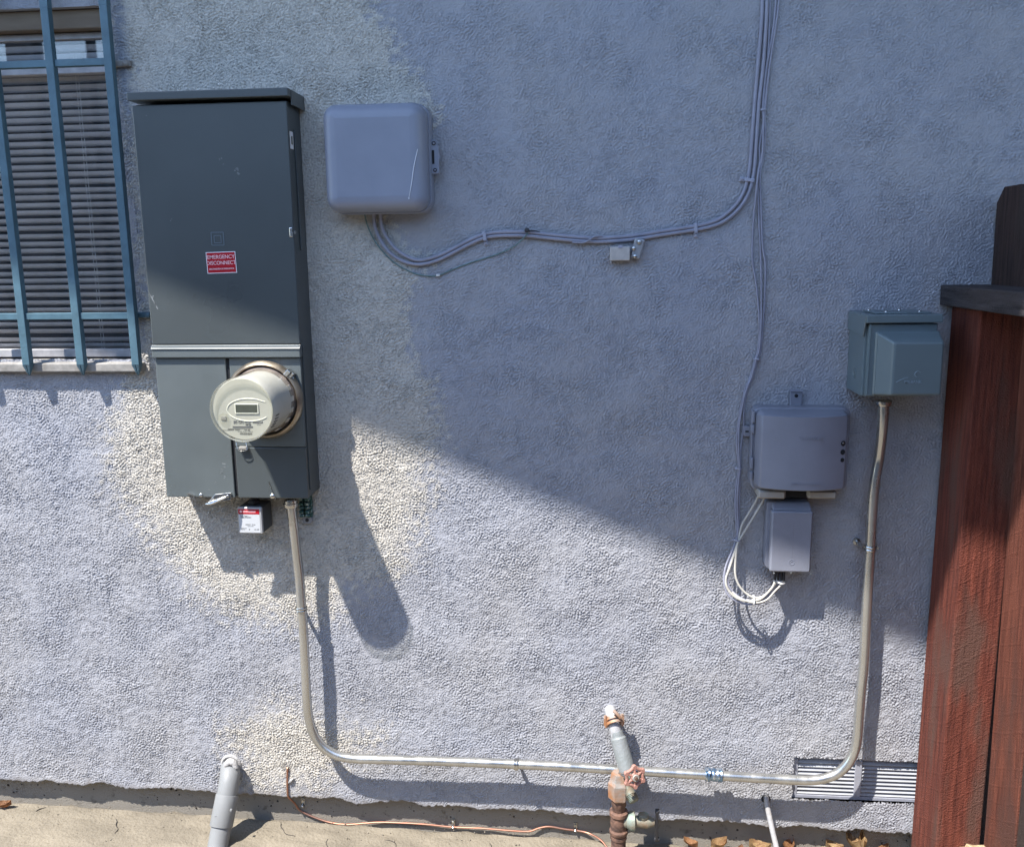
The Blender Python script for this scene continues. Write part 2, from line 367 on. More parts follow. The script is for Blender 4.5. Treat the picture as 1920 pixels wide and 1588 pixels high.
# ------------------------------------------------------------------ the wall
WX0, WX1, WZT = -1.95, 1.25, 0.86
def zbot(x): return -1.4125 - .0181*(x+1.65)
OPEN = (-2.3, -1.128, -0.240, 0.586)           # window opening  x0 x1 z0 z1
VENT = (0.506, 0.90, -1.371, -1.257)
house = thing('house_wall', 'rough stucco house wall painted blue grey with a bare cream patch round the electrical panel', 'wall', (0, 0, -1.45))

def px_poly(pts): return np.array([[P(x, y).x, P(x, y).z] for x, y in pts])
CREAM1 = px_poly([(212,-60),(690,-60),(700,20),(735,60),(748,110),(795,150),(812,200),(790,260),(740,330),(728,400),(742,440),(770,475),(785,510),(772,560),(768,600),
    (776,650),(792,700),(822,765),(832,815),(822,850),(800,885),(800,930),(782,990),(760,1050),(722,1085),(690,1100),(640,1130),(600,1158),(540,1165),(480,1160),(420,1140),(370,1108),
    (330,1060),(290,1010),(250,955),(218,900),(205,840),(212,780),(228,725),(258,690),(262,640),(250,400),(238,200),(222,80)])
CREAM2 = px_poly([(440,1368),(480,1345),(530,1332),(575,1340),(640,1368),(705,1382),(690,1400),(640,1424),(620,1450),(560,1484),(500,1482),(458,1470),(462,1430),(430,1400)])
def sdist(X, Z, poly):
    d = np.full(X.shape, 1e9); inside = np.zeros(X.shape, bool); n = len(poly)
    for i in range(n):
        ax, az = poly[i]; bx, bz = poly[(i+1) % n]; ex, ez = bx-ax, bz-az
        t = np.clip(((X-ax)*ex+(Z-az)*ez)/(ex*ex+ez*ez), 0, 1)
        d = np.minimum(d, (X-ax-t*ex)**2+(Z-az-t*ez)**2)
        c = ((az > Z) != (bz > Z)) & (X < (bx-ax)*(Z-az)/((bz-az) if abs(bz-az) > 1e-12 else 1e-12)+ax); inside ^= c
    d = np.sqrt(d); return np.where(inside, d, -d)
def fft_noise(ny, nx, h, lo, hi, seed, aniso=1.0, ang=0.0):
    """band limited noise, wavelengths between lo and hi metres, unit deviation"""
    rg = np.random.default_rng(seed); W = np.fft.rfft2(rg.standard_normal((ny, nx)))
    fy = np.fft.fftfreq(ny, h)[:, None]; fx = np.fft.rfftfreq(nx, h)[None, :]
    u = fx*math.cos(ang)+fy*math.sin(ang); v = (-fx*math.sin(ang)+fy*math.cos(ang))*aniso
    f = np.sqrt(u*u+v*v)+1e-9; c = math.sqrt(1/lo*1/hi); s = math.log(hi/lo)/2
    Wf = np.exp(-(np.log(f/c))**2/(2*(s*.6)**2)); r_ = np.fft.irfft2(W*Wf, s=(ny, nx)); return r_/r_.std()
def sstep(a, b, v): t = np.clip((v-a)/(b-a), 0, 1); return t*t*(3-2*t)
def build_wall():
    h = .00225
    xs = np.arange(WX0, WX1+h/2, h); nx = len(xs)
    k = np.arange(0, int((WZT+1.46)/h)+1); ny = len(k)
    rg = fft_noise(8, nx, h, .012, .06, 11)[3]*.0013 + fft_noise(8, nx, h, .08, .5, 12)[3]*.003
    zb = zbot(xs)+rg
    X, K = np.meshgrid(xs, k); zz = (WZT - zb)[None, :]*(K/(ny-1.0)) + zb[None, :]; Z = zz
    a = fft_noise(ny, nx, h, .0046, .0100, 1, 1.15, .5); b = fft_noise(ny, nx, h, .0044, .0065, 2)
    c = fft_noise(ny, nx, h, .016, .04, 3); e = fft_noise(ny, nx, h, .12, .6, 4); g = fft_noise(ny, nx, h, .08, .35, 5); mm = fft_noise(ny, nx, h, .03, .08, 6)
    fine = np.tanh(a*.85+.45*b-.15)
    s1 = np.maximum(sdist(X, Z, CREAM1), sdist(X, Z, CREAM2)*.9)
    soft = 1+1.6*sstep(-.2, -.6, Z)
    edge = s1 + .007*mm + .005*c + .008*g
    cream = sstep(-.014, .016, edge/soft+.0075*b+.004*fine+.004*c)
    cream_amp = sstep(-.02, .02, s1)
    # texture is heavier on the bare coat
    H = (1+.09*np.clip(g, -1.6, 1.6))*fine*(.00128+.00040*cream_amp+.00018*np.clip(mm,-1.5,1.5)+.00018*g) + b*.00034*(1+.6*cream_amp) + c*.00022 + mm*.00018 + e*.0008
    # trowelled flat rim round the opening and above the bottom lip
    ed = np.minimum(np.abs(X-OPEN[1]), 1)
    H *= .35+.65*sstep(0, .02, Z-zb[None, :])
    Y = -H
    # colour layers: cream, bluer overspray, grime
    over = sstep(.2, 1.2, g+.5*mm)*sstep(.05, -.01, np.abs(s1))*.35*(1-cream*.3)*sstep(-.25, .1, Z)
    nearwin = sstep(.03, -.004, np.abs(X-(OPEN[1]+.02)))*sstep(.25, .45, Z)*.6
    over = np.clip(over+nearwin, 0, 1)
    grime = sstep(.014, -.002, Z-zb[None, :]+.003*mm)*.45
    for (px, py, r_) in ((235,125,.02), (268,600,.014), (1128,1328,.012), (1180,1360,.01), (536,1440,.012), (415,1425,.01)):
        q = P(px, py); dd = np.hypot(X-q.x, Z-q.z); grime = np.maximum(grime, sstep(r_, r_*.2, dd+.004*mm)*.45)
    # rows turned in under the bottom lip
    V = np.empty((ny+2, nx, 3)); V[2:, :, 0] = X; V[2:, :, 1] = Y; V[2:, :, 2] = Z
    V[1] = V[2]; V[1, :, 1] += .004; V[1, :, 2] -= .003; V[0] = V[1]; V[0, :, 1] = .035
    A = np.zeros((ny+2, nx, 4)); A[..., 3] = 1; A[2:, :, 0] = cream; A[2:, :, 1] = over; A[2:, :, 2] = grime; A[0] = A[2]; A[1] = A[2]
    idx = np.arange((ny+2)*nx).reshape(ny+2, nx)
    q = np.stack([idx[:-1, :-1], idx[:-1, 1:], idx[1:, 1:], idx[1:, :-1]], -1)
    cx = (V[:-1, :-1, 0]+V[1:, 1:, 0])/2; cz = (V[:-1, :-1, 2]+V[1:, 1:, 2])/2
    keep = np.ones(cx.shape, bool)
    for (x0, x1, z0, z1) in (OPEN, VENT):
        wob = .0012*np.sin(cz*210)+.0008*np.sin(cz*77+cx*90)
        keep &= ~((cx+wob > x0) & (cx+wob < x1) & (cz+wob > z0) & (cz+wob < z1))
    q = q[keep].reshape(-1, 4); co = V.reshape(-1, 3)
    used = np.zeros(len(co), bool); used[q.ravel()] = True; remap = np.cumsum(used)-1
    co = co[used]; at = A.reshape(-1, 4)[used]; q = remap[q]
    nv, nq = len(co), len(q)
    # plain surround reaching past the frame
    ext = np.array([[-9,0,-1.6],[WX0,0,-1.6],[WX0,0,4.2],[-9,0,4.2],[WX1,0,-1.6],[7,0,-1.6],[7,0,4.2],[WX1,0,4.2],[WX0,0,WZT],[WX1,0,WZT]], float)
    eq = np.array([[0,1,2,3],[4,5,6,7],[8,9,7,2]])+nv
    co = np.vstack([co, ext]); at = np.vstack([at, np.tile([0,0,0,1.0], (len(ext), 1))]); q = np.vstack([q, eq])
    co[:, 2] += 1.45
    me = bpy.data.meshes.new('stucco'); me.vertices.add(len(co)); me.vertices.foreach_set('co', co.ravel())
    me.loops.add(q.size); me.loops.foreach_set('vertex_index', q.ravel().astype(np.int32))
    me.polygons.add(len(q)); me.polygons.foreach_set('loop_start', (np.arange(len(q))*4).astype(np.int32)); 
    me.polygons.foreach_set('use_smooth', np.ones(len(q), bool))
    mi = np.zeros(len(q), np.int32); mi[-3:] = 1; me.materials.append(M['stucco']); me.materials.append(M['stucco_far']); me.polygons.foreach_set('material_index', mi)
    me.update(calc_edges=True); me.validate()
    ca = me.attributes.new('paint', 'FLOAT_COLOR', 'POINT'); ca.data.foreach_set('color', at.ravel())
    o = bpy.data.objects.new('stucco', me); C.objects.link(o); o.parent = house
build_wall()
# window reveals, foundation, roof overhang are parts of the house wall
mb = MB(); x0, x1, z0, z1 = OPEN
mb.box(x1-.001, x1+.02, z0-.02, z1+.02, -.10, -.0015); mb.box(x0, x1+.001, z1-.001, z1+.02, -.10, -.0015)
mb.build('window_reveal', M['stucco_far'], house)
mb = MB()
def found():
    t = bmesh.new(); n = 240; rows = []
    for j, zz in enumerate(np.linspace(0, 1, 5)):
        rows.append([t.verts.new((-9+16*i/n, .030+.0015*math.sin(i*1.7+j*2.1)*(1 if j else 0), zbot(-9+16*i/n)+.03-(.42)*zz)) for i in range(n+1)])
    for a, b in zip(rows, rows[1:]):
        for i in range(n): t.faces.new((a[i], a[i+1], b[i+1], b[i]))
    bmesh.ops.recalc_face_normals(t, faces=t.faces); return t
mb.add(found(), True); mb.mi = 1
rr = random.Random(9)
for i in range(150):          # air holes in the cast concrete
    x = rr.uniform(-1.7, .9); z = zbot(x)-rr.uniform(.004, .075); s = rr.choice([.0012, .0016, .002, .003, .0012]); 
    mb.lathe([(s*rr.uniform(.8, 1.3), 0), (s*.6, .0022)], (x, .0305, z), n=7, smooth=False)
mb.build('foundation', [M['found'], M['hole']], house)
# roof rake above the frame, its edge throws the slanting shadow
OD = 1.30; cE = -.6486+OD*(2.42-.387*.92)
mb = MB()
def roofz(x): return cE-.387*x
xa, xb = -4.2, 3.6
mb.hexa([(xa, .2, roofz(xa)), (xb, .2, roofz(xb)), (xb, .2, roofz(xb)+.14), (xa, .2, roofz(xa)+.14), (xa, -OD, roofz(xa)), (xb, -OD, roofz(xb)), (xb, -OD, roofz(xb)+.14), (xa, -OD, roofz(xa)+.14)])
mb.build('roof_overhang', M['soffit'], house)

# ------------------------------------------------------------------ ground
def patz(x): return float(np.interp(x, [-3, -1.68, -1.05, -.72, -.2, .24, .8, 3], [-1.470, -1.491, -1.505, -1.514, -1.523, -1.530, -1.532, -1.55]))
def patio():
    t = bmesh.new(); rg = np.random.default_rng(3)
    xs = list(np.linspace(-2.2, 1.6, 150)); ys = [.029, .02, .01, 0, -.01, -.02] + list(np.linspace(-.03, -.5, 40)) 
    nz = fft_noise(len(ys), len(xs), .02, .05, .2, 21)
    xs = [-12] + xs + [12]; ys = ys+[-.8, -1.3, -2.0]
    V = []
    for j, y in enumerate(ys):
        row = []
        for i, x in enumerate(xs):
            inn = 0 < i < len(xs)-1 and j < len(nz)
            zz = patz(x) + (nz[j, i-1]*.0016 if inn else 0)
            if j < 2: zz -= .008*(2-j)+.004*math.sin(x*23)+.003*math.sin(x*61)
            row.append(t.verts.new((x, y, zz)))
        V.append(row)
    for a, b in zip(V, V[1:]):
        for i in range(len(a)-1): t.faces.new((a[i], a[i+1], b[i+1], b[i]))
    bmesh.ops.recalc_face_normals(t, faces=t.faces)
    if t.faces[0].normal.z < 0: bmesh.ops.reverse_faces(t, faces=t.faces)
    return t
mb = MB(); mb.box(-60, 60, -1.75, -1.546, 1.95, 60); tag(mb.build('unseen_ground', M['unseen_ground']), kind='structure')  # unseen dark ground, added to cut the warm bounce onto the wall
mb = MB(); mb.add(patio(), True); mb.mi = 1; rc = random.Random(31)
for (cx_, cd_, n_, a0) in ((-.846, .0, 7, 1.9), (-1.52, .0, 6, 2.1), (-1.30, .03, 9, .35), (-.55, .04, 8, .2), (-.30, .01, 6, .9), (-.70, .05, 5, 1.2)):
    p_ = [(cx_, -cd_, patz(cx_)+.0006)]; a_ = a0
    for k in range(n_):
        a_ += rc.uniform(-.55, .55); x_ = p_[-1][0]+.011*math.cos(a_); p_.append((x_, p_[-1][1]-abs(.011*math.sin(a_)), patz(x_)+.0006))
    mb.tube(p_, [rc.uniform(.0006, .0014) for _ in p_], 5, sub=3)
tag(mb.build('patio', [M['patio'], M['hole']]), kind='structure')
mb = MB(); mb.box(-9, 6, -1.7, 1.36, 4.3, 4.45); mb.box(-3.44, -3.30, 1.361, 2.6, 4.3, 4.42); mb.box(-4.28, -4.12, 1.361, 2.6, 4.3, 4.42); mb.box(-3.22, -3.16, 1.361, 2.6, 4.3, 4.42)
tag(mb.build('neighbour_wall', M['neigh']), kind='structure')

# ------------------------------------------------------------------ window
win = thing('window', 'wood framed window with dusty grey mini blinds drawn behind the glass', 'window', (-1.6, .05, OPEN[2]))
x0, x1, z0, z1 = OPEN
mb = MB(); mb.box(x0, x1-.001, z1-.045, z1-.0015, -.085, -.018, .003); mb.build('head_frame', M['frame_wood'], win)
mb = MB(); mb.box(x1-.020, x1-.001, z0, z1-.046, -.085, -.030, .002); mb.build('side_frame', M['sash'], win)
MEET = P(150, 131, -.05).z
mb = MB(); mb.box(x0, x1-.021, z1-.061, z1-.047, -.07, -.045, .001); mb.box(x0, x1-.021, MEET-.011, MEET+.011, -.07, -.038, .002)
mb.box(x0, x1-.021, z0+.001, z0+.021, -.07, -.040, .002); mb.build('sash', M['sash'], win)
mb = MB(); mb.box(x0, x1-.021, z0+.01, z1-.055, -.058, -.055); mb.build('glass_pane', M['pane'], win)
mb = MB(); rr = random.Random(2)
pitch = .0186; nz_ = int((z1-.06-z0-.02)/pitch)
for i in range(nz_):
    z = z0+.026+i*pitch; tl = rr.uniform(-.0009, .0009); sag = rr.uniform(-.0006, .0006)
    t = bmesh.new(); prof = [(-.0103, -.0052), (-.004, .0012), (.004, .0045), (.0103, .0052)]; R_ = []
    for sx_ in np.linspace(x0, x1-.03, 12):
        e = sag*math.sin((sx_-x0)*9)+tl*(sx_-x0)*2
        R_.append([t.verts.new((sx_, .076+a_*.62, z-b_*1.18+e)) for a_, b_ in prof])
    for a_, b_ in zip(R_, R_[1:]):
        for k in range(3): t.faces.new((a_[k], b_[k], b_[k+1], a_[k+1]))
    mb.add(t, True)
o = mb.build('blind', M['blind'], win)
mb = MB(); 
for px, dx in ((165, 0), (170, .004)):
    xx = P(px, 300, -.085).x
    mb.tube([(xx+.0006*math.sin(i*2.3), .065, z0+.02+i*.055) for i in range(14)], .0006, 5, sub=2)
mb.build('blind_cord', M['tie'], o)
mb = MB(); mb.box(x0, x1+.3, z0-.1, z1+.1, -.30, -.28); mb.build('dark_room', M['dark'], win)
mb = MB(); mb.hexa([(x0, .08, z0-.026), (x1+.012, .08, z0-.026), (x1+.012, .08, z0-.001), (x0, .08, z0-.001), (x0, -.022, z0-.030), (x1+.012, -.022, z0-.030), (x1+.012, -.022, z0-.008), (x0, -.022, z0-.008)], .003)
mb.build('sill', M['sillp'], win)

# ------------------------------------------------------------------ security grille
gr = thing('window_grille', 'blue painted steel security bars bolted over the window', 'security bars', (-1.4, -.05, -.25))
for (xx, top) in ((-1.545, 1.0), (-1.403, 1.0), (-1.262, 1.0), (-1.120, 1.0)):
    lowz = -.250
    mb = MB(); t = .0095
    mb.box(xx-t, xx+t, lowz, .575, .025, .043, .0012)
    # the bar leans back to the wall above, and its foot is pinched to a point
    mb.hexa([(xx-t, -.025, .575), (xx+t, -.025, .575), (xx+t, -.014, .80), (xx-t, -.014, .80), (xx-t, -.043, .575), (xx+t, -.043, .575), (xx+t, -.031, .80), (xx-t, -.031, .80)])
    for sx_ in (-1, 1):
        mb.hexa([(xx+sx_*t, -.025, lowz), (xx+sx_*.001, -.025, lowz), (xx+sx_*.001, -.031, lowz-.026), (xx+sx_*.004, -.031, lowz-.018), (xx+sx_*t, -.043, lowz), (xx+sx_*.001, -.043, lowz), (xx+sx_*.001, -.035, lowz-.026), (xx+sx_*.004, -.035, lowz-.018)])
    mb.build('bar', M['grille'], gr)
for zz in (P(120,119,.034).z, P(120,593,.034).z):
    mb = MB(); cuts = [-2.2, -1.555, -1.5355, -1.4125, -1.3935, -1.2715, -1.2525, -1.1295]
    for a_, b_ in ((-2.2, -1.5547), (-1.5353, -1.4127), (-1.3933, -1.2717), (-1.2523, -1.1297)):
        mb.box(a_, b_, zz-.008, zz+.008, .022, .038, .0012)
    mb.build('cross_bar', M['grille'], gr)
    mb = MB(); mb.box(-1.1295, -1.083, zz-.007, zz+.007, .0, .012, .002); mb.box(-1.128, -1.118, zz-.007, zz+.007, .0125, .0248, .001)
    mb.lathe([(.007, .012), (.0065, .016), (.003, .018)], (-1.093, 0, zz), n=14)
    mb.build('wall_bracket', M['grille'] if zz < 0 else M['sillp'], gr)

# ------------------------------------------------------------------ electrical panel
PX0, PX1 = -1.042, -.687
pan = thing('electrical_panel', 'tall dark grey steel electrical panel with a red emergency disconnect sticker', 'electrical panel', (-.857, 0, -.568))
mb = MB(); mb.box(PX0+.001, PX1+.0, -.567, .348, 0, .085, .002); mb.build('enclosure', M['panel'], pan)
mb = MB(); mb.box(PX0-.004, PX1+.011, .3535, .371, 0, .111, .0015); mb.box(PX1+.0105, PX1+.0125, .338, .369, 0, .09); mb.build('rain_cap', M['panel'], pan)
mb = MB(); mb.box(PX0-.002, PX1+.002, -.1952, .345, .0855, .097, .0022)
scuffs(mb, ((446,321,.008,.0969),(413,300,.0035,.0969),(420,308,.0025,.0969),(286,556,.003,.0969),(292,570,.002,.0969),(420,577,.001,.0969),(275,218,.0018,.0969),(322,412,.003,.0969)), 7)
bar_pts(P(279,548,.0969), P(296,580,.0969), .0022, mb, .0003)
door = mb.build('upper_door', [M['panel'], M['scuff']], pan)
mb = MB(); mb.box(PX0-.003, PX1+.003, -.2265, -.1968, .0855, .103, .0025); mb.hexa([(PX0-.003, -.103, -.2048), (PX1+.003, -.103, -.2048), (PX1+.003, -.097, -.1962), (PX0-.003, -.097, -.1962), (PX0-.003, -.1055, -.2048), (PX1+.003, -.1055, -.2048), (PX1+.003, -.0985, -.1962), (PX0-.003, -.0985, -.1962)])
mb.build('drip_ledge', M['panel_lt'], pan)
mb = MB(); mb.box(PX0, -.8692, -.568, -.228, .0855, .095, .002); scuffs(mb, ((425,855,.004,.0949),(420,873,.005,.0949),(414,884,.004,.0949),(422,895,.003,.0949),(405,905,.003,.0949),(416,880,.003,.0949),(340,905,.0012,.0949),(355,926,.003,.0949),(321,912,.0015,.0949),(318,925,.002,.0949),(324,928,.0018,.0949),(333,931,.0015,.0949),(394,930,.003,.0949),(392,918,.002,.0949)), 3); mb.build('lower_left_cover', [M['panel_lt'], M['scuff']], pan)
mb = MB(); mb.box(-.8607, PX1, -.4414, -.228, .0855, .094, .002); mb.build('meter_socket_cover', M['panel_lt'], pan)
mb = MB(); mb.box(-.8607, PX1+.001, -.568, -.4425, .0855, .0955, .002); scuffs(mb, ((447,895,.0016,.0954),(462,896,.0012,.0954)), 5); mb.build('lower_right_cover', [M['panel'], M['scuff']], pan)
mb = MB(); mb.box(-.8682, -.8617, -.56, -.228, .0852, .09); mb.build('cover_seam', M['dark'], pan)
# right side: pressed recess, latch, small sticker
mb = MB(); mb.box(PX1+.0002, PX1+.003, .02, .29, .024, .052, .0012); mb.build('side_rib', M['panel'], pan)
mb = MB(); mb.box(PX1+.0002, PX1+.0035, -.55, -.20, .076, .082, .001); mb.build('side_rib', M['panel'], pan)
mb = MB(); q = P(546, 436, .094); mb.box(q.x-.003, q.x+.005, q.z-.011, q.z+.011, .082, .1, .002); mb.box(q.x+.0052, q.x+.008, q.z-.004, q.z+.004, .082, .094, .001); mb.build('latch', M['steel'], pan)
mb = MB(); mb.box(PX1+.0004, PX1+.0014, .245, .283, .062, .082); o = mb.build('side_sticker', M['white'], pan)
mb = MB(); mb.box(PX1+.0015, PX1+.0019, .255, .273, .067, .077); mb.build('sticker_print', M['faint'], o)
# pressed emblem: a square inside a square
def sq(mb, cx, cz, s, wd, dd):
    for a_, b_ in (((-1,-1),(1,-1)), ((1,-1),(1,1)), ((1,1),(-1,1)), ((-1,1),(-1,-1))):
        bar_pts((cx+a_[0]*s, -dd, cz+a_[1]*s), (cx+b_[0]*s, -dd, cz+b_[1]*s), wd, mb, .0008)
mb = MB(); q = P(408, 448, .097); sq(mb, q.x, q.z, .0145, .0016, .0969); sq(mb, q.x, q.z-.001, .0082, .0014, .0969); mb.build('pressed_emblem', M['emb'], door)
# red sticker
A_, B_, C_, D_ = P(384,474,.0975), P(441.5,471.5,.0975), P(446,511,.0975), P(388.5,513.5,.0975)
cenS = (A_+B_+C_+D_)/4; W_, H_ = .0685, .0465; tl = math.radians(1.2)
def plate(mb, cen, wd, ht, dd, th, tilt): 
    mx = Matrix.Translation((cen.x, 0, cen.z)) @ Matrix.Rotation(tilt, 4, 'Y'); mb.box(-wd/2, wd/2, -ht/2, ht/2, dd, dd+th, mx=mx)
mb = MB(); plate(mb, cenS, W_+.0022, H_+.0022, .0971, .0004, -tl); stk = mb.build('warning_sticker', M['white'], pan)
mb = MB(); plate(mb, cenS, W_-.0012, H_-.0012, .0974, .0005, -tl); mb.build('red_field', M['red'], stk)
mb = MB()
text_bm(mb, 'EMERGENCY', .0122, (cenS.x, -.0981, cenS.z+.0125), tilt=-tl, bold=.0001, sx=.95)
text_bm(mb, 'DISCONNECT', .0122, (cenS.x, -.0981, cenS.z-.0010), tilt=-tl, bold=.0001, sx=.91)
text_bm(mb, 'DESCONEXIÓN DE EMERGENCIA', .0048, (cenS.x, -.0981, cenS.z-.0145), tilt=-tl, bold=.0001, sx=.84)
mb.build('lettering', M['pink'], stk)
# fasteners along the bottom
def screw(mb, cen, r_=.006, h_=.004): 
    mb.lathe([(r_, 0), (r_, h_*.5), (r_*.75, h_*.85), (r_*.2, h_)], cen, n=16)
    c_ = Vector(cen)+Vector((0, -h_, 0)); mb.box(c_.x-r_*.6, c_.x+r_*.6, c_.z-.0006, c_.z+.0006, -c_.y-.0004, -c_.y+.0004)
mb = MB(); q = P(377, 928, .095); screw(mb, (q.x, -.095, q.z), .0045); mb.build('cover_screw', M['steel'], pan)
mb = MB(); q = P(361, 929, .095); mb.hexa([(q.x-.012, -.0955, q.z+.004), (q.x+.008, -.0955, q.z-.004), (q.x+.008, -.0955, q.z), (q.x-.010, -.0955, q.z+.007), (q.x-.012, -.101, q.z+.004), (q.x+.008, -.101, q.z-.004), (q.x+.008, -.101, q.z), (q.x-.010, -.101, q.z+.007)]); mb.build('wing_clip', M['steel'], pan)
mb = MB(); q = P(511, 930, .0955); screw(mb, (q.x, -.0955, q.z), .006); bar_pts(P(504, 903, .0962), P(518, 938, .0962), .0014, mb, .001); mb.build('cover_screw', M['steel'], pan)
hs = MB(); p1, p2, p3, p4 = P(384,944,.117), P(402,927,.107), P(436,923,.098), P(434,936,.098)
e = Vector((0,-.003,0)); hs.hexa([P(388,945,.11), P(434,937,.0965), P(434,923,.0965), P(404,926,.102), P(388,945,.11)+e, P(434,937,.0965)+e, P(434,923,.0965)+e, P(404,926,.102)+e], .0008)
hs.tube([P(386,945,.112), P(398,943,.113), P(412,937,.11), P(424,932,.104)], [.002,.005,.004,.002], 8)
q = P(427, 930, .1); screw(hs, (q.x, -.1005, q.z), .0035, .002); hs.build('hasp', M['steel'], pan)
# ------------------------------------------------------------------ electricity meter
MC = Vector((-.7775, 0, -.3260)); MF = Vector((-.7705, 0, -.3235))
met = thing('electric_meter', 'round clear fronted electricity meter with a small display, ringed in zinc on the panel', 'meter', (MC.x, -.094, MC.z))
mb = MB(); mb.lathe([(.080,.0945),(.0925,.0945),(.0935,.1000),(.0920,.1080),(.0880,.1130),(.0850,.1160),(.0825,.1140),(.0815,.1080),(.080,.1000)], (MC.x,0,MC.z), n=72, cap=False)
ring = mb.build('sealing_ring', M['zinc'], met)
mb = MB()
ca, sa = math.cos(math.radians(46)), math.sin(math.radians(46))
mxr = Matrix.Translation((MC.x, 0, MC.z)) @ Matrix.Rotation(-math.radians(46), 4, 'Y')
mb.box(.083, .099, -.006, .004, .0955, .1180, .001, mx=mxr); mb.box(.084, .1, -.014, -.008, .0955, .1140, .001, mx=mxr)
mb.tube([mxr @ Vector((.091, -.108, -.019)), mxr @ Vector((.091, -.108, .009))], .0022, 8, spline=False); mb.build('ring_clamp', M['steel'], ring)
mb = MB(); mb.lathe([(.079,.0950),(.079,.1100),(.076,.1160),(.0745,.1320),(.0735,.1340)], (MC.x,0,MC.z), n=60)
base = mb.build('dusty_base', M['meter_base'], met)
mb = MB()
for ang in (25, 5, -15, -35, -60):
    mxr = Matrix.Translation((MC.x, 0, MC.z)) @ Matrix.Rotation(-math.radians(ang), 4, 'Y'); mb.box(.0745, .0775, -.006, .006, .1160, .1350, .0008, mx=mxr)
mb.build('terminal_lug', M['meter_body'], base)
mb = MB(); mb.lathe([(.066,.1340),(.0700,.1350),(.0700,.205),(.0690,.246),(.0680,.248)], (MF.x,0,MF.z), n=72); body = mb.build('inner_body', M['meter_body'], met)
mb = MB()
for k in range(5):
    mxr = Matrix.Translation((MF.x, 0, MF.z)) @ Matrix.Rotation(math.radians(14+k*6.0), 4, 'Y'); mb.box(.0686, .0704, -.0014, .0014, .214, .234, mx=mxr)
mb.build('vent_slots', M['black'], body)
mb = MB(); mb.lathe([(.0675,.2482),(.0680,.2495),(.0675,.2505)], (MF.x,0,MF.z), n=72); face = mb.build('face_plate', M['meter_face'], met)
FD = .2507
def FP(u, v, dd=FD): return Vector((MF.x+u, -dd, MF.z+v))
# coordinates across the face measured from the picture: u right, v up
mb = MB(); mb.box(MF.x-.018, MF.x+.036, MF.z-.010, MF.z+.013, FD, FD+.002, .0008); bez = mb.build('display_bezel', mat('bezel_white', (.66,.65,.54), .4), face)
mb = MB(); mb.box(MF.x-.0155, MF.x+.0335, MF.z-.0065, MF.z+.0110, FD+.0015, FD+.0024); mb.build('display', M['lcd'], bez)
mb = MB(); pts = []
for k in range(25):
    a = math.radians(50+ (330-50-10)*k/24); pts.append(FP(.014+.050*math.cos(a), -.001+.025*math.sin(a)))
mb.tube(pts, .0012, 6, sub=2); mb.tube([pts[0], FP(.052, .017)], .001, 6, spline=False); mb.build('oval_ridge', mat('ridge_white', (.68,.67,.56), .4), face)
mb = MB(); mb.lathe([(.0115, FD-.001), (.0115, FD+.004), (.0095, FD+.0055)], (MF.x-.045, 0, MF.z-.019), n=24); op = mb.build('optical_port', M['clear'], face)
mb = MB(); mb.box(MF.x-.051, MF.x-.039, MF.z-.024, MF.z-.015, FD, FD+.002, .001); mb.build('port_window', M['grey_port'], op)
mb = MB(); 
mb.box(MF.x-.026, MF.x+.020, MF.z-.041, MF.z-.0375, FD-.0001, FD+.0004)
text_bm(mb, '58 676 869', .0085, FP(-.004, -.0290, FD), .0004, bold=.0004); text_bm(mb, 'FM 2S', .0050, FP(.010, -.0345, FD), .0004, bold=.0002)
text_bm(mb, 'Honeywell', .0052, FP(.032, -.0290, FD), .0004, bold=.0003)
mb.build('meter_print', M['ink'], face)
mb = MB()
text_bm(mb, 'CL200  240V', .0052, FP(-.024, -.0450, FD), .0004, bold=.0003); text_bm(mb, 'TA 30', .0050, FP(.006, -.0455, FD), .0004, bold=.0002)
text_bm(mb, 'CA 0.5   60 Hz   TYPE A3', .0032, FP(.002, -.0495, FD), .0002); text_bm(mb, '1004896290', .0056, FP(.003, -.0545, FD), .0004, bold=.0003)
text_bm(mb, 'kh 7.2', .0032, FP(.034, -.0345, FD), .0002); bar_pts(FP(-.050,-.0465), FP(-.03,-.0465), .0005, mb); bar_pts(FP(-.033,-.0433), FP(.014,-.0433), .0004, mb)
mb.build('small_print', M['faint'], face)
mb = MB(); mb.lathe([(.0730,.1320),(.0745,.1325),(.0735,.17),(.0725,.235),(.0725,.2520),(.0705,.2585),(.0670,.2600),(.0655,.2605),(.0640,.2600)], (MF.x,0,MF.z), n=80)
mb.build('clear_cover', M['clear'], met)
mb = MB(); mb.lathe([(.0700,.2560),(.0715,.2600),(.0700,.2618),(.0680,.2610),(.0675,.2575)], (MF.x,0,MF.z), n=80, cap=False); mb.build('cover_rim', clear_mat('cover_rim', (.95,.95,.9), .16, .13, (.62,.60,.50)), met)
mb = MB(); q = P(452,838,.1120)
mb.box(q.x-.009, q.x+.010, q.z-.009, q.z-.001, .0960, .1060, .0015); mb.build('seal_block', M['grey_port'], met)
mb = MB(); mb.tube([P(443,829,.1000), P(446,842,.1060), P(452,846,.1080), P(463,843,.1060), P(461,830,.1000)], .0009, 6); mb.build('seal_wire', M['steel'], met)

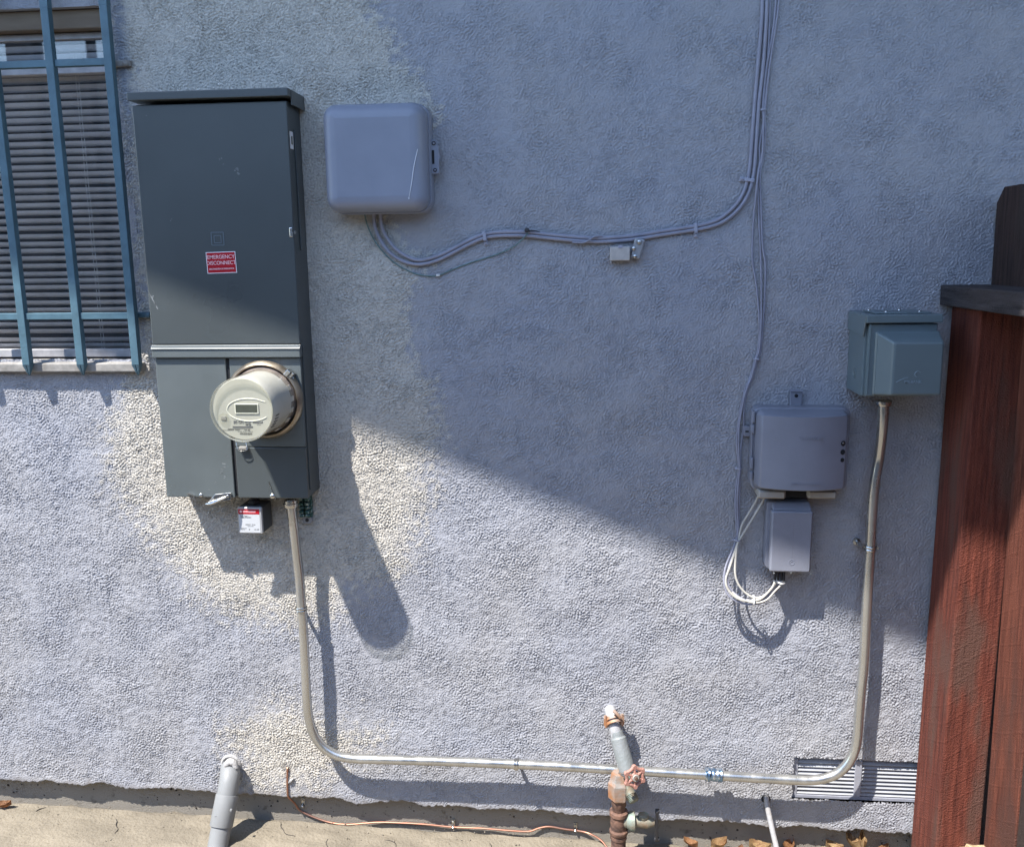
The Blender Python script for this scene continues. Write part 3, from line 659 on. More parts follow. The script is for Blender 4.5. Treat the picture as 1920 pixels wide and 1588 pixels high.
# ------------------------------------------------------------------ small surge box hanging below the panel
sb = thing('surge_protector', 'small grey box with a red and white label hanging under the electrical panel', 'surge protector', P(470, 945, .05))
fA, fB = P(445.5,950,.075), P(494,1000,.075)
SD = .075
mb = MB(); mb.pillow(fA.x, fB.x+.0, fB.z, fA.z, .004, [(0,.012),(0,.068),(.0012,SD)]); bx = mb.build('housing', mat('charcoal_plastic', (.05,.052,.055), .45), sb)
mb = MB(); mb.pillow(fA.x, fB.x, fB.z, fA.z, .004, [(0,SD-.0035),(0,SD+.001),(.0018,SD+.003)]); lid = mb.build('front_lid', mat('silver_bezel', (.42,.42,.42), .3, .3), sb)
mb = MB(); mb.box(fA.x+.002, fB.x-.006, fA.z-.0175, fA.z-.005, SD+.003, SD+.0035); mb.build('red_band', M['red'], lid)
mb = MB(); mb.box(fA.x+.003, fB.x-.0055, fB.z+.003, fA.z-.0185, SD+.003, SD+.0035); mb.build('white_label', mat('label_paper', (.48,.49,.50), .6), lid)
mb = MB(); mb.lathe([(.0032,SD+.0034),(.0032,SD+.0037)], (fA.x+.0085,0,fA.z-.0110), n=18); 
for k,(u,v,w_) in enumerate(((.014,-.0095,.034),(.014,-.0125,.034))): bar_pts((fA.x+u,-SD-.0035,fA.z+v),(fA.x+w_+.012,-SD-.0035,fA.z+v),.0013,mb,.0002)
mb.build('band_print', M['pink'], lid)
mb = MB(); cx_ = (fA.x+fB.x)/2
text_bm(mb, 'E1/2 Type 1', .0042, (fA.x+.007,-SD-.0036,fA.z-.022), .0002, align='LEFT'); text_bm(mb, 'surge protector', .0042, (fA.x+.007,-SD-.0036,fA.z-.0255), .0002, bold=.0001, align='LEFT')
text_bm(mb, '120/240 V  50 kA', .0036, (cx_,-SD-.0036,fA.z-.044), .0002); text_bm(mb, '1 ph 3 wire', .0034, (cx_,-SD-.0036,fA.z-.048), .0002)
text_bm(mb, '22.5 kA nom', .0028, (fA.x+.006,-SD-.0036,fA.z-.0535), .0002, align='LEFT'); text_bm(mb, '50/60 Hz', .0028, (fA.x+.006,-SD-.0036,fA.z-.0565), .0002, align='LEFT')
text_bm(mb, 'UL 1449', .0036, (fB.x-.015,-SD-.0036,fA.z-.0565), .0002, bold=.0001); mb.lathe([(.0016,SD+.0034),(.0016,SD+.0037)], (cx_-.003,0,fA.z-.0565), n=14)
mb.build('label_print', M['ink'], lid)
q = Vector((0, 0, -.568))
mb = MB(); mb.lathe([(.012, -.002), (.012, .004), (.009, .005), (.009, .022)], (cx_+.002, -.050, q.z-.020), axis=(0,0,1), n=20); mb.lathe([(.016, 0), (.016, .006)], (cx_+.002, -.050, fA.z+.004), axis=(0,0,1), n=6, smooth=False); mb.build('nipple', M['black'], sb)

# ------------------------------------------------------------------ bonding bracket beside the conduit
bb = MB(); q = P(572, 955, .02); 
for k in range(5):
    for j in range(2): bb.box(q.x-.014+j*.015, q.x-.003+j*.015, q.z+.022-k*.0105, q.z+.0300-k*.0105, .012, .024+.003*(k%2), .002)
bb.box(q.x-.016, q.x+.015, q.z-.022, q.z+.034, .002, .012, .001); bb.build
bbt = bb.build('bonding_bar', M['dgreen']); tag(bbt, 'greenish perforated bonding bar on the wall just right of the conduit top', 'bonding bar')
mb = MB(); mb.pillow(q.x-.012, q.x+.014, q.z-.040, q.z-.021, .008, [(0,.002),(0,.010),(.001,.012)]); tb = mb.build('mounting_tab', M['termc'], bbt)
mb = MB(); mb.disc((q.x+.001, -.0122, q.z-.030), .0045); mb.build('screw_hole', M['black'], tb)

# ------------------------------------------------------------------ conduit
cd = thing('metal_conduit', 'long U shaped galvanised conduit running from the electrical panel to the outlet box', 'conduit', P(960, 1440, .04))
RC = .0120; DC = .049
L1 = [(545,936,.060),(547,960,.058),(551,990,.053),(556,1036,.048),(562,1088,.045),(565.5,1140,DC),(568.5,1180,DC),(572,1245,DC),(574.5,1300,DC),(578,1340,DC),(585,1368,DC),(597,1390,DC),(615,1407,DC),(640,1418,DC),(670,1422,DC),(700,1423,DC)]
L2 = [(700,1423,DC),(812,1426,DC),(968,1432,DC),(1100,1439,DC),(1200,1445,DC),(1338,1453,DC),(1424,1458,DC),(1500,1462,DC)]
L3 = [(1500,1462,DC),(1530,1461.5,DC),(1552,1457,DC),(1572,1448,DC),(1590,1431,DC),(1602,1408,DC),(1608,1380,DC),(1611,1340,DC),(1615,1290,DC),(1620,1240,DC),(1626,1120,DC),(1632,1027,DC),(1636,950,DC),(1641,900,DC),(1648,860,.048),(1653,820,.062),(1656,785,.07),(1657,752,.072)]
mb = MB(); mb.tube([P(*a) for a in L1+L2[1:]+L3[1:]], RC, 24); mb.build('conduit_run', M['galv'], cd)
def strap(px, py, axis, side, both=False):
    c_ = P(px, py, DC); mb = MB(); t_ = Vector(axis)
    nrm = t_.cross(Vector((0,1,0))).normalized()
    for off in (-.0035, .0035):
        mb.lathe([(RC+.0005, -.002), (RC+.0022, -.0022), (RC+.003, 0), (RC+.0022, .0022), (RC+.0005, .002)], c_+t_*off, axis=axis, n=28, cap=False)
    mb.lathe([(RC+.0004, -.0055), (RC+.0012, -.0055), (RC+.0012, .0055), (RC+.0004, .0055)], c_, axis=axis, n=28, cap=False)
    for sd in ((side, -side) if both else (side,)):
        e_ = c_+nrm*sd*(RC+.007); e_.y = -.012
        mb.lathe([(.0085, 0), (.0085, .004), (.004, .0045), (.004, .018)], (e_.x, -.001, e_.z), n=14); 
        mb.tube([Vector((e_.x, -.016, e_.z)), c_+nrm*sd*(RC+.002)], .005, 8, spline=False)
        screw(mb, (e_.x, -.019, e_.z), .0055, .005)
    return mb.build('strap', M['steel'], cd)
strap(565.5, 1141, (.03,0,-1), -1); strap(968, 1432, (1,0,-.03), -1); strap(1632, 1027, (-.03,0,-1), -1, True)
mb = MB(); c_ = P(545, 941, .06); mb.lathe([(.0125,-.006),(.0165,-.006),(.0175,-.003),(.0175,.003),(.0155,.004),(.0155,.0105)], c_-Vector((0,0,.006)), axis=(0,0,1), n=24); mb.build('connector', M['steel'], cd)
mb = MB(); c_ = P(1657, 757, .072); mb.lathe([(.0125,-.004),(.0165,-.004),(.0175,0),(.0175,.006),(.0155,.008)], c_, axis=(0,0,1), n=24); mb.build('connector', M['steel'], cd)
c_ = P(1338, 1452, DC); a_ = (P(1400,1457,DC)-P(1280,1450,DC)).normalized()
mb = MB(); mb.lathe([(RC,-.021),(.0158,-.021),(.0175,-.019),(.0165,-.015),(.018,-.012),(.0155,-.008),(.0152,-.003),(.017,0),(.0152,.004),(.0155,.008),(.018,.012),(.0165,.015),(.0175,.019),(.0158,.021),(RC,.021)], c_, axis=a_, n=32); cp = mb.build('coupling', M['bluesteel'], cd)
mb = MB()
for s_ in (-.012, .010): mb.lathe([(.0035,0),(.0035,.004)], c_+a_*s_+Vector((0,-.012,.012)), axis=(0,-.7,.7), n=12)
mb.build('set_screw', M['steel'], cp)

# ------------------------------------------------------------------ upper telecom box
ub = thing('utility_box', 'smooth blue grey painted square box with rounded corners, upper left beside the electrical panel', 'utility box', (-.485, 0, .1))
x0_, x1_, z0_, z1_ = -.613, -.377, .103, .340
mb = MB(); mb.pillow(x0_+.004, x1_+.003, z0_-.003, z1_+.001, .030, [(0,.001),(0,.040),(.0015,.042)]); mb.pillow(x0_+.006, x1_-.001, z0_+.003, z1_-.002, .028, [(0,.042),(0,.046)]); mb.build('back_tray', M['box'], ub)
mb = MB(); mb.pillow(x0_, x1_, z0_, z1_, .032, [(.0015,.0465),(0,.049),(0,.058),(.0015,.068),(.006,.078),(.014,.0868),(.024,.0905),(.034,.0915)], n=10); lid = mb.build('lid', M['box'], ub)
mb = MB(); a_, b_ = P(783,280,.0905), P(766.5,372,.0925)
mb.tube([a_, P(776,312,.0925), P(772,342,.0925), b_], [.0008,.0011,.0009,.0006], 6); blotch(mb, P(766.5,372,.0921), .0022, 3); blotch(mb, P(776,313,.092), .0015, 5); mb.build('scratch', M['box_lt'], lid)
mb = MB(); ta, tb_ = P(803,262,.03), P(820,330,.03)
mb.pillow(x1_-.004, x1_+.0205, tb_.z+.004, ta.z-.012, .005, [(0,.022),(0,.031),(.001,.032)]); mb.pillow(x1_-.004, x1_+.0165, ta.z-.022, ta.z, .005, [(0,.022),(0,.0305),(.001,.0315)])
mb.lathe([(.011,.022),(.011,.0308)], (x1_+.012, 0, (ta.z+tb_.z)/2+.002), n=20); la = mb.build('latch_tab', M['box'], ub)
mb = MB(); mb.disc((x1_+.0095,-.0318,ta.z-.009), .0046); mb.disc((x1_+.011,-.0322,tb_.z+.0125), .0042); mb.box(x1_+.0045, x1_+.010, tb_.z+.026, ta.z-.024, .032, .0326, .0003); mb.build('latch_hole', M['dark'], la)
mb = MB(); screw(mb, (x1_+.0095,-.0325,ta.z-.009), .0025, .002); mb.build('latch_screw', M['clipm'], la); mb = MB(); screw(mb, (x1_+.011,-.033,tb_.z+.0125), .0022, .002); mb.build('latch_screw', M['clipm'], la)
mb = MB()
for a_, b_ in ((232,262),(264,285),(298,320),(355,388)):
    za, zb_ = P(606,a_,.04).z, P(606,b_,.04).z; mb = MB(); mb.box(x0_+.0005, x0_+.006, zb_, za, .034, .046, .001); mb.build('hinge', M['box'], ub)

# ------------------------------------------------------------------ cables to the upper box
def out(dd): return dd if dd < .02 else .02+(dd-.02)*.75
def cable(name, pts, r_, m_, label, group=None, n=8):
    mb = MB(); pts = [(a, b, out(c)) for a, b, c in pts]; mb.tube([P(*p) for p in pts], r_, n); return tag(mb.build(name, m_), label, 'cable', group)
gC = 'grey cables on the wall'
dA = .007
cA = [(701,398,.020),(701,404,.016),(703,426,.010),(714,452,dA),(732,475,dA),(758,491,dA),(787,496,dA),(820,488.5,dA),(852,473,dA),(885,456,dA),(909,446.5,dA),(938,442.5,dA),(987,442.5,dA),(1040,448,dA),(1109,453.5,dA),(1155,452,dA),(1200,447.5,dA),(1246,440,dA),(1303,431.5,dA),(1338,423.5,dA),(1362,412.5,dA),(1386,391,dA),(1402,366,dA),(1410,341,dA),(1415,308,dA),(1422.5,198,dA),(1430,132,dA),(1435,66,dA),(1438,0,dA),(1440,-120,dA)]
cB = [(713,398,.020),(713.5,404,.016),(716,426,.011),(727,449,dA),(748,472,dA),(782,488,dA),(818,481,dA),(850,466,dA),(884,448.5,dA),(909,439.5,dA),(938,435.5,dA),(987,435.5,dA),(1040,441,dA),(1109,446.5,dA),(1155,445,dA),(1200,440.5,dA),(1246,433,dA),(1302,424.5,dA),(1334,417,dA),(1356,406,dA),(1378,386,dA),(1393,363,dA),(1400.5,341,dA),(1406,308,dA),(1414.5,198,dA),(1420,132,dA),(1426,66,dA),(1429.5,0,dA),(1432,-120,dA)]
cable('cable', cA, .0042, M['cable'], 'thick grey cable, lower of the pair sweeping from the utility box up the wall', gC)
cable('cable', cB, .0042, M['cable'], 'thick grey cable, upper of the pair sweeping from the utility box up the wall', gC)
cable('ground_wire', [(684,398,.02),(684,404,.014),(690,426,.006),(701,449,.004),(716,470,.004),(737,491,.004),(765,508,.003),(790,516,.003),(820,517,.004),(850,505,.003),(885,492,.003),(930,478,.003),(962,463,.005),(975,453,.010),(985,443,.013),(990,435,.014)], .0015, M['green'], 'thin green wire dipping below the cable pair from the utility box to a wall anchor')
tl_ = .006
t1 = [(1456,-120,tl_),(1454.5,0,tl_),(1448,66,tl_),(1437,128,tl_),(1430,198,tl_),(1431,231,tl_),(1424,275,tl_),(1425,300,tl_),(1421,330,.012),(1416,378,.010),(1411.5,433,.005),(1411,490,.005),(1418,536,.005),(1424,607,.005),(1421,656,.005),(1416,673,.005),(1407,706,.006),(1397,731,.007),(1389,764,.007),(1385,789,.007),(1381.5,827,.007),(1383,852,.006),(1385,878,.006),(1380,915,.006),(1379,950,.008),(1381.5,996,.012),(1380,1011,.016),(1373,1032,.022),(1362,1058,.032),(1357.5,1080,.042),(1359,1101,.050),(1367,1117,.056),(1384,1128,.060),(1408,1133,.063),(1432,1128,.062),(1449,1113,.058),(1462,1099,.052),(1463,1086,.045),(1461,1070,.040)]
t2 = [(1462,-120,tl_),(1460,0,tl_),(1453.4,55,tl_),(1443.5,121,tl_),(1437,176,tl_),(1433.6,220,tl_),(1435,253,tl_),(1430,297,tl_),(1425,330,.008),(1427,387,tl_),(1429.5,456,tl_),(1435,497,tl_),(1434,548,tl_),(1430.5,607,tl_),(1426,656,tl_),(1421,673,tl_),(1412,706,tl_),(1402,731,tl_),(1395,764,tl_),(1394,802,tl_),(1389,840,tl_),(1388,878,tl_),(1387,915,tl_),(1386,950,.009),(1386,996,.013),(1384,1011,.018),(1378,1032,.024),(1369,1056,.034),(1364,1079,.043),(1368,1101,.050),(1386,1119,.056),(1410,1128,.058),(1436,1120,.056),(1451,1100,.050),(1457,1086,.044),(1457,1070,.040)]
t3 = [(1446,-120,.005),(1444,0,.005),(1440,100,.005),(1433,180,.004),(1431,250,.011),(1429,291,.010),(1421.5,342,.004),(1423,410,.005),(1426,479,.005),(1427.5,548,.008),(1427,607,.010),(1423.5,656,.010),(1418,673,.011),(1409.5,706,.012),(1399.5,731,.012),(1391.5,764,.012),(1386,800,.012),(1385,840,.012),(1387,878,.011),(1383.5,915,.011),(1382.5,950,.013),(1384,990,.018),(1382,1012,.022)]
TL = {'a': 'thin cable bowing furthest left of the thin bundle', 'b': 'thin cable on the right edge of the thin bundle', 'c': 'thin cable running between the two others of the thin bundle'}
cable('cable', t1, .0024, M['cable'], 'thin grey cable bowing furthest left of the thin upright bundle', gC)
cable('cable', t2, .0024, M['cable'], 'thin grey cable at the right edge of the thin upright bundle', gC)
cable('cable', t3, .0022, M['cable'], 'thin grey cable running between the two others of the thin bundle', gC)
gL = 'pale cables looping under the boxes'
lp1 = [(1422,925,.035),(1419,936,.030),(1406,959,.024),(1393,980,.020),(1388,996,.021),(1384,1014,.023),(1376,1040,.030),(1368,1064,.040),(1361,1085,.050),(1364,1103,.058),(1378,1119,.064),(1400,1127,.067),(1425,1123,.066),(1444,1106,.060),(1452,1092,.052),(1453,1070,.040)]
lp2 = [(1436,925,.035),(1432,936,.030),(1413,969,.026),(1392,1003,.026),(1383,1020,.028),(1380,1040,.034),(1378,1069,.045),(1382,1090,.052),(1394,1108,.058),(1413,1120,.062),(1432,1117,.060),(1448,1101,.054),(1456,1088,.048),(1459,1070,.040)]
lp3 = [(1378,1118,.060),(1373,1110,.056),(1382,1118,.062),(1398,1126,.068),(1418,1130,.069),(1438,1124,.066),(1453,1108,.060),(1465,1095,.052),(1466,1084,.046),(1465,1070,.040)]
cable('cable', lp1, .0026, M['cable_w'], 'pale cable loop leaving the curved box at its left pad, outer of the two', gL)
cable('cable', lp2, .0026, M['cable_w'], 'pale cable loop on the inner side, nearest the small upright box', gL)
cable('cable', lp3, .0022, M['cable_w'], 'short pale cable lying in the bottom of the loop, with a free left end', gL)
def wrap(mb, px, py, dd, ax, r1, wd=.0018):
    mb.lathe([(r1, -wd), (r1+.001, -wd), (r1+.001, wd), (r1, wd)], P(px, py, dd), axis=ax, n=14, cap=False)
def tie(px, py, dd, ax, r1, label, m_, cat='cable tie', g='ties round the thin cables'):
    dd = out(dd); mb = MB(); wrap(mb, px, py, dd, ax, r1); c_ = P(px, py, dd); mb.box(c_.x-r1-.004, c_.x-r1+.001, c_.z-.0025, c_.z+.0025, dd-.002, dd+.003, .0005)
    return tag(mb.build('cable_tie', m_), label, cat, g)
tie(1431, 206, tl_, (.1,0,-1), .0065, 'grey tie highest up round the thin cables', M['clipm'])
tie(1420, 673, .007, (-.3,0,-1), .0065, 'grey tie where the thin cables bend left above the curved box', M['clipm'])
tie(1386, 878, .007, (0,0,-1), .006, 'grey tie round the thin cables left of the curved box', M['clipm'])
tie(1383, 1012, .020, (-.2,0,-1), .0085, 'grey tie round the bundle just above the pale loop', M['clipm'])
tie(1412, 1126, .063, (1,0,-.05), .0125, 'white zip tie round the bottom of the cable loop', M['tie'])
tie(1464, 1091, .046, (.25,0,1), .0100, 'white zip tie at the right end of the cable loop under the small upright box', M['tie'])
def clip(px, py, ax, tabdir, label, g='saddle clips holding the cable pair'):
    c_ = P(px, py, .007); t_ = Vector(ax).normalized(); u = t_.cross(Vector((0,1,0))).normalized()
    mb = MB(); mx = Matrix((( t_.x, 0, u.x, c_.x), (0, 1, 0, 0), (t_.z, 0, u.z, c_.z), (0,0,0,1)))
    mb.box(-.004, .004, -.0095, .0095, .010, .0135, .001, mx=mx); mb.box(-.004, .004, -.011, -.009, 0, .0125, .0005, mx=mx); mb.box(-.004, .004, .009, .011, 0, .0125, .0005, mx=mx)
    sg = 1 if tabdir > 0 else -1; mb.box(-.005, .005, min(sg*.009, sg*.021), max(sg*.009, sg*.021), .0, .005, .001, mx=mx)
    q_ = mx @ Vector((0, 0, sg*.016)); screw(mb, (q_.x, -.005, q_.z), .003, .003)
    return tag(mb.build('cable_clip', M['clipm']), label, 'cable clip', g)
clip(909, 443, (1,0,.12), -1, 'grey saddle clip on the cable pair nearest the utility box')
clip(1304, 428, (1,0,.12), -1, 'grey saddle clip on the cable pair right of the terminal block')
clip(1405, 338, (.15,0,1), 1, 'grey saddle clip where the cable pair turns upright')
mb = MB(); q = P(822, 517, .004); mb.box(q.x-.005, q.x+.004, q.z-.002, q.z+.003, 0, .008, .001); tag(mb.build('wire_clip', M['tie']), 'tiny white clip holding the green wire below the cable pair', 'wire clip')
mb = MB(); q = P(988, 432, .012); mb.lathe([(.0045,0),(.0045,.010),(.006,.011),(.005,.016),(.002,.017)], (q.x,-.001,q.z), n=10); mb.tube([P(990,434,.014), P(1003,433,.012), P(1015,437,.008), P(1020,439,.006)], .0011, 6)
tag(mb.build('wall_anchor', mat('black_anchor', (.03,.03,.035), .6)), 'small black wall anchor with a wire end above the cable pair', 'anchor')
mb = MB(); mb.tube([P(1073,455,.013), P(1095,455,.015), P(1108,448,.016), P(1116,444,.014), P(1133,443,.008)], .0019, 8); tag(mb.build('loose_wire', M['cable']), 'short grey wire end twisted over the cable pair left of the terminal block', 'wire')

# terminal block
tbk = thing('terminal_block', 'small beige terminal box with a screw clamp hanging on the cable pair', 'terminal block', P(1175, 475, 0))
a_, b_ = P(1144, 463, .022), P(1181, 489, .022)
mb = MB(); mb.box(a_.x, b_.x, b_.z, a_.z, .002, .024, .0022); mb.build('cover', M['term'], tbk)
mb = MB(); q = P(1163, 464, .024); mb.box(q.x-.005, q.x+.005, q.z-.002, q.z+.005, .018, .026, .0005); mb.build('cover_tab', M['clipm'], tbk)
mb = MB(); mb.hexa([P(1183,484,.002), P(1199,487,.002), P(1210,450,.002), P(1190,446,.002), P(1183,484,.020), P(1199,487,.020), P(1210,450,.020), P(1190,446,.020)], .003); cl = mb.build('clamp', M['termc'], tbk)
mb = MB()
for (x_, y_, r_) in ((1198,454,.0055),(1188,466,.005),(1190,481,.005)): q = P(x_, y_, .02); screw(mb, (q.x, -.019, q.z), r_, .008)
mb.build('clamp_screw', M['steel'], cl)

# ------------------------------------------------------------------ curved enclosure
e2 = thing('telephone_box', 'bowed blue grey plastic box with left hinges and mounting ears beneath the outlet box', 'telephone box', (.47, 0, -.54))
mb = MB(); mb.pillow(.366, .586, -.548, -.352, .016, [(0,.001),(0,.040),(.003,.043)]); tray = mb.build('back_tray', M['box2'], e2)
mb = MB(); mb.pillow(.372, .580, -.543, -.356, .016, [(0,.0435),(0,.050),(.003,.054),(.0035,.060),(.006,.066),(.009,.069)], bulge=.030, grid=16); lid = mb.build('lid', M['box2'], e2)
mb = MB()
for yy0, yy1 in ((770,792),(796,812),(858,878),(884,898)):
    za, zb_ = P(1412,yy0,.045).z, P(1412,yy1,.045).z; mb.box(.362, .369, zb_, za, .030, .052, .002)
mb.box(.3635, .367, P(1412,880,.04).z, P(1412,775,.04).z, .034, .046, .001); mb.build('hinge', M['box2'], e2)
q1, q2 = P(1482,731,.01), P(1503,757,.01)
mb = MB(); mb.pillow(q1.x, q2.x, q2.z-.006, q1.z, .003, [(0,.001),(0,.012),(.001,.013)]); mb.box(q1.x-.001, q2.x+.001, q1.z-.004, q1.z-.001, .013, .017, .0008)
ear = mb.build('mounting_ear', M['box2'], e2); mb = MB(); cq = P(1493,742,.013); mb.disc((cq.x,-.0131,cq.z), .0042); screw(mb, (cq.x,-.014,cq.z), .0028, .002); mb.build('ear_screw', M['dark'], ear)
q1, q2 = P(1395,799,.01), P(1408,818,.01)
mb = MB(); mb.pillow(q1.x, .367, q2.z, q1.z, .002, [(0,.001),(0,.012),(.001,.013)]); ear = mb.build('mounting_ear', M['box2'], e2); mb = MB(); mb.box(q1.x+.003, q1.x+.011, (q1.z+q2.z)/2-.002, (q1.z+q2.z)/2+.002, .013, .0135); mb.build('ear_slot', M['dark'], ear)
mb = MB(); hx = .5625
for (yy, s_) in ((830,1),(846,1),(861,.8)):
    zq = P(1582, yy, .07).z
    mb.lathe([(.0062*s_, -.004), (.0062*s_, .0016)], (hx, -.0775, zq), axis=(.42,-1,0), n=18)
mb.build('lock_hole', M['dark'], lid)
mb = MB(); zq = P(1582, 830, .075).z; mb.lathe([(.0022,0),(.0014,.0022)], (hx, -.0790, zq), axis=(.42,-1,0), n=10); mb.build('lock_pin', M['steel'], lid)
for (xa_, xb_) in ((1420,1471),(1513,1566)):
    a_, b_ = P(xa_, 922, .05), P(xb_, 932, .05); mb = MB(); mb.pillow(a_.x, b_.x, b_.z-.001, -.5435, .005, [(0,.012),(0,.060),(.004,.066)]); mb.build('bottom_gland', M['pad'], e2)
mb = MB(); mb.box(P(1472,928,.04).x, P(1512,928,.04).x, P(1490,931,.04).z, -.5485, .006, .045, .001); mb.build('cable_entry', M['dark'], e2)
mb = MB(); text_bm(mb, 'TELEPHONE', .010, (.487, -.0991, -.414), .0003, sx=1.0); mb.build('faint_lettering', M['box2'], lid); mb = MB(); text_bm(mb, 'NETWORK INTERFACE', .0065, (.480, -.0993, -.520), .0003); mb.build('faint_lettering', M['box2'], lid)

# ------------------------------------------------------------------ small upright enclosure
e3 = thing('junction_box', 'small upright grey plastic box with a raised ring emblem under the bowed box', 'junction box', (.46, 0, -.745))
mb = MB(); mb.pillow(.408, .502, -.742, -.578, .007, [(0,.001),(0,.036),(.001,.038)]); mb.build('back_shell', M['box2'], e3)
mb = MB()
X0, X1, Z0, Z1 = .4145, .5095, -.7445, -.594
mb.pillow(X0, X1, Z0, Z1, .006, [(.001,.038),(0,.040),(0,.056),(.0022,.0595),(.004,.0605)], n=6); lid = mb.build('lid', M['box2'], e3)
mb = MB(); mb.hexa([(X0+.002, -.006, -.5935), (X1-.002, -.006, -.5935), (X1-.004, -.006, -.575), (X0+.004, -.006, -.575), (X0+.002, -.0565, -.5935), (X1-.002, -.0565, -.5935), (X1-.005, -.040, -.578), (X0+.005, -.040, -.578)], .003); mb.build('hood', M['box2'], e3)
mb = MB(); bar_pts(P(1487,985,.0604), P(1484,1046,.0604), .0014, mb, .0006); q = P(1484.5, 1054, .0604)
mb.lathe([(.0055,0),(.0058,.0008),(.0068,.0008),(.0071,0)], q, n=28, cap=False); mb.tube([q+Vector((-.003,0,-.002)), q+Vector((0,-.0005,.003)), q+Vector((.003,0,-.002))], .0006, 6); mb.build('raised_emblem', M['emb'] if False else M['box2'], lid)
for (x_, y_, r_) in ((1483,1073,.0032),(1451,1074,.0026),(1520,1076,.002)): mb = MB(); blotch(mb, P(x_,y_,.0603), r_, x_); mb.build('paint_chip', M['scuff'], lid)
for k, x_ in enumerate((1453,1459,1465,1470)):
    a_ = P(x_, 1070, .040); b_ = P(x_, 1088, .042); mb = MB(); mb.tube([a_, b_], [.0034,.0028], 10, spline=False); mb.build('cable_gland', M['black'], e3)

# ------------------------------------------------------------------ outlet box
rv = thing('outlet_box', 'grey green steel outdoor outlet box with a hinged hood and domed cover beside the fence', 'outlet box', (.66, 0, -.31))
mb = MB(); mb.box(.584, .728, -.313, -.140, 0, .118, .002); mb.build('back_box', M['rv'], rv)
mb = MB(); mb.box(.581, .7385, -.1515, -.1335, .088, .1405, .002); mb.box(.581, .7385, -.1445, -.1335, 0, .088, .0012)
mb.hexa([(.5795,-.002,-.175), (.5825,-.002,-.175), (.5825,-.002,-.137), (.5795,-.002,-.137), (.5795,-.120,-.182), (.5825,-.120,-.182), (.5825,-.139,-.137), (.5795,-.139,-.137)], .0008)
mb.box(.602, .722, -.1335, -.1300, .030, .118, .0015); hood = mb.build('hood', M['rv'], rv)
for (x_, y_) in ((1629,575),(1661,581.5),(1686,574.5),(1724,581.5)):
    dd = .045 if y_ < 578 else .105; q = P(x_, y_+2, dd); mb = MB(); mb.lathe([(.0038,0),(.0036,.0015),(.0022,.003)], (q.x, -dd, -.1302), axis=(0,0,1), n=12); mb.build('hood_screw', M['steel'], hood)
mb = MB(); mb.box(.589, .7325, -.3115, -.154, .1185, .131, .003); mb.box(.5915, .5935, -.305, -.16, .1315, .1335, .0005); cov = mb.build('hinged_cover', M['rv'], rv)
mb = MB(); dx0, dx1, dz0, dz1 = .603, .7365, -.3085, -.170
mb.pillow(dx0, dx1, dz0, dz1, .004, [(0,.1315),(0,.134),(.003,.137)], smooth=True)
mb.hexa([(dx0+.001, -.136, dz0+.001), (dx1-.001, -.136, dz0+.001), (dx1-.001, -.136, dz1-.001), (dx0+.001, -.136, dz1-.001), (dx0+.026, -.176, dz0+.006), (dx1-.004, -.176, dz0+.006), (dx1-.005, -.176, dz1-.019), (dx0+.026, -.176, dz1-.019)], .0045)
dome = mb.build('domed_cover', M['rv'], cov)
mb = MB(); pts = [P(1680,717,.1762), P(1690,712,.1762), P(1697,709,.1762), P(1703,708,.1762)]; mb.tube(pts, .0008, 6)
q = P(1721, 701.5, .1762); mb.tube([q+Vector((.006*math.cos(a), 0, .006*math.sin(a))) for a in np.linspace(.6, 4.6, 10)], .0007, 6, sub=2)
text_bm(mb, 'MILBANK', .0085, P(1712,716.5,.1765), .0005, bold=.0001, sx=1.0); mb.build('embossed_logo', mat('enamel_emboss', (.21,.27,.31), .35), rv)
mb = MB(); q = P(1600, 698, .04)
for rr_ in (.0065, .012): mb.lathe([(rr_-.0012,0),(rr_-.0004,.0008),(rr_+.0012,0)], (.5838, -.062, q.z), axis=(-1,0,0), n=28, cap=False)
mb.build('knockout', M['rv'], rv)

# ------------------------------------------------------------------ crawl space vent
vt = thing('crawl_vent', 'painted metal louvred vent set low in the wall by the fence', 'vent', (.68, .01, -1.37))
vx0, vx1, vz0, vz1 = VENT
mb = MB()
mb.box(vx0-.004, vx1, vz1-.009, vz1+.004, -.035, -.012, .001); mb.box(vx0-.004, vx1, vz0-.004, vz0+.005, -.035, -.010, .001); mb.box(vx0-.004, vx0+.014, vz0+.0051, vz1-.0091, -.035, -.010, .001)
xm = P(1608, 1470, -.01).x; mb.box(xm-.0085, xm+.0085, vz0+.0051, vz1-.0091, -.035, -.0095, .001)
mb.build('frame', M['vent'], vt)
mb = MB(); n_ = 9
for i in range(n_):
    z = vz0+.0115+i*(vz1-vz0-.018)/n_
    for (xa_, xb_) in ((vx0+.0141, xm-.0086), (xm+.0086, vx1)):
        mb.hexa([(xa_, .020, z+.004), (xb_, .020, z+.004), (xb_, .020, z+.0055), (xa_, .020, z+.0055), (xa_, .0115, z-.0045), (xb_, .0115, z-.0045), (xb_, .0105, z-.003), (xa_, .0105, z-.003)])
mb.build('louvres', M['vent_lt'], vt)
mb = MB(); mb.box(vx0-.01, vx1+.01, vz0-.01, vz1+.01, -.035, -.0265); mb.build('dark_backing', mat('vent_mesh', (.07,.07,.08), .8, bump=.001, bscale=300), vt)

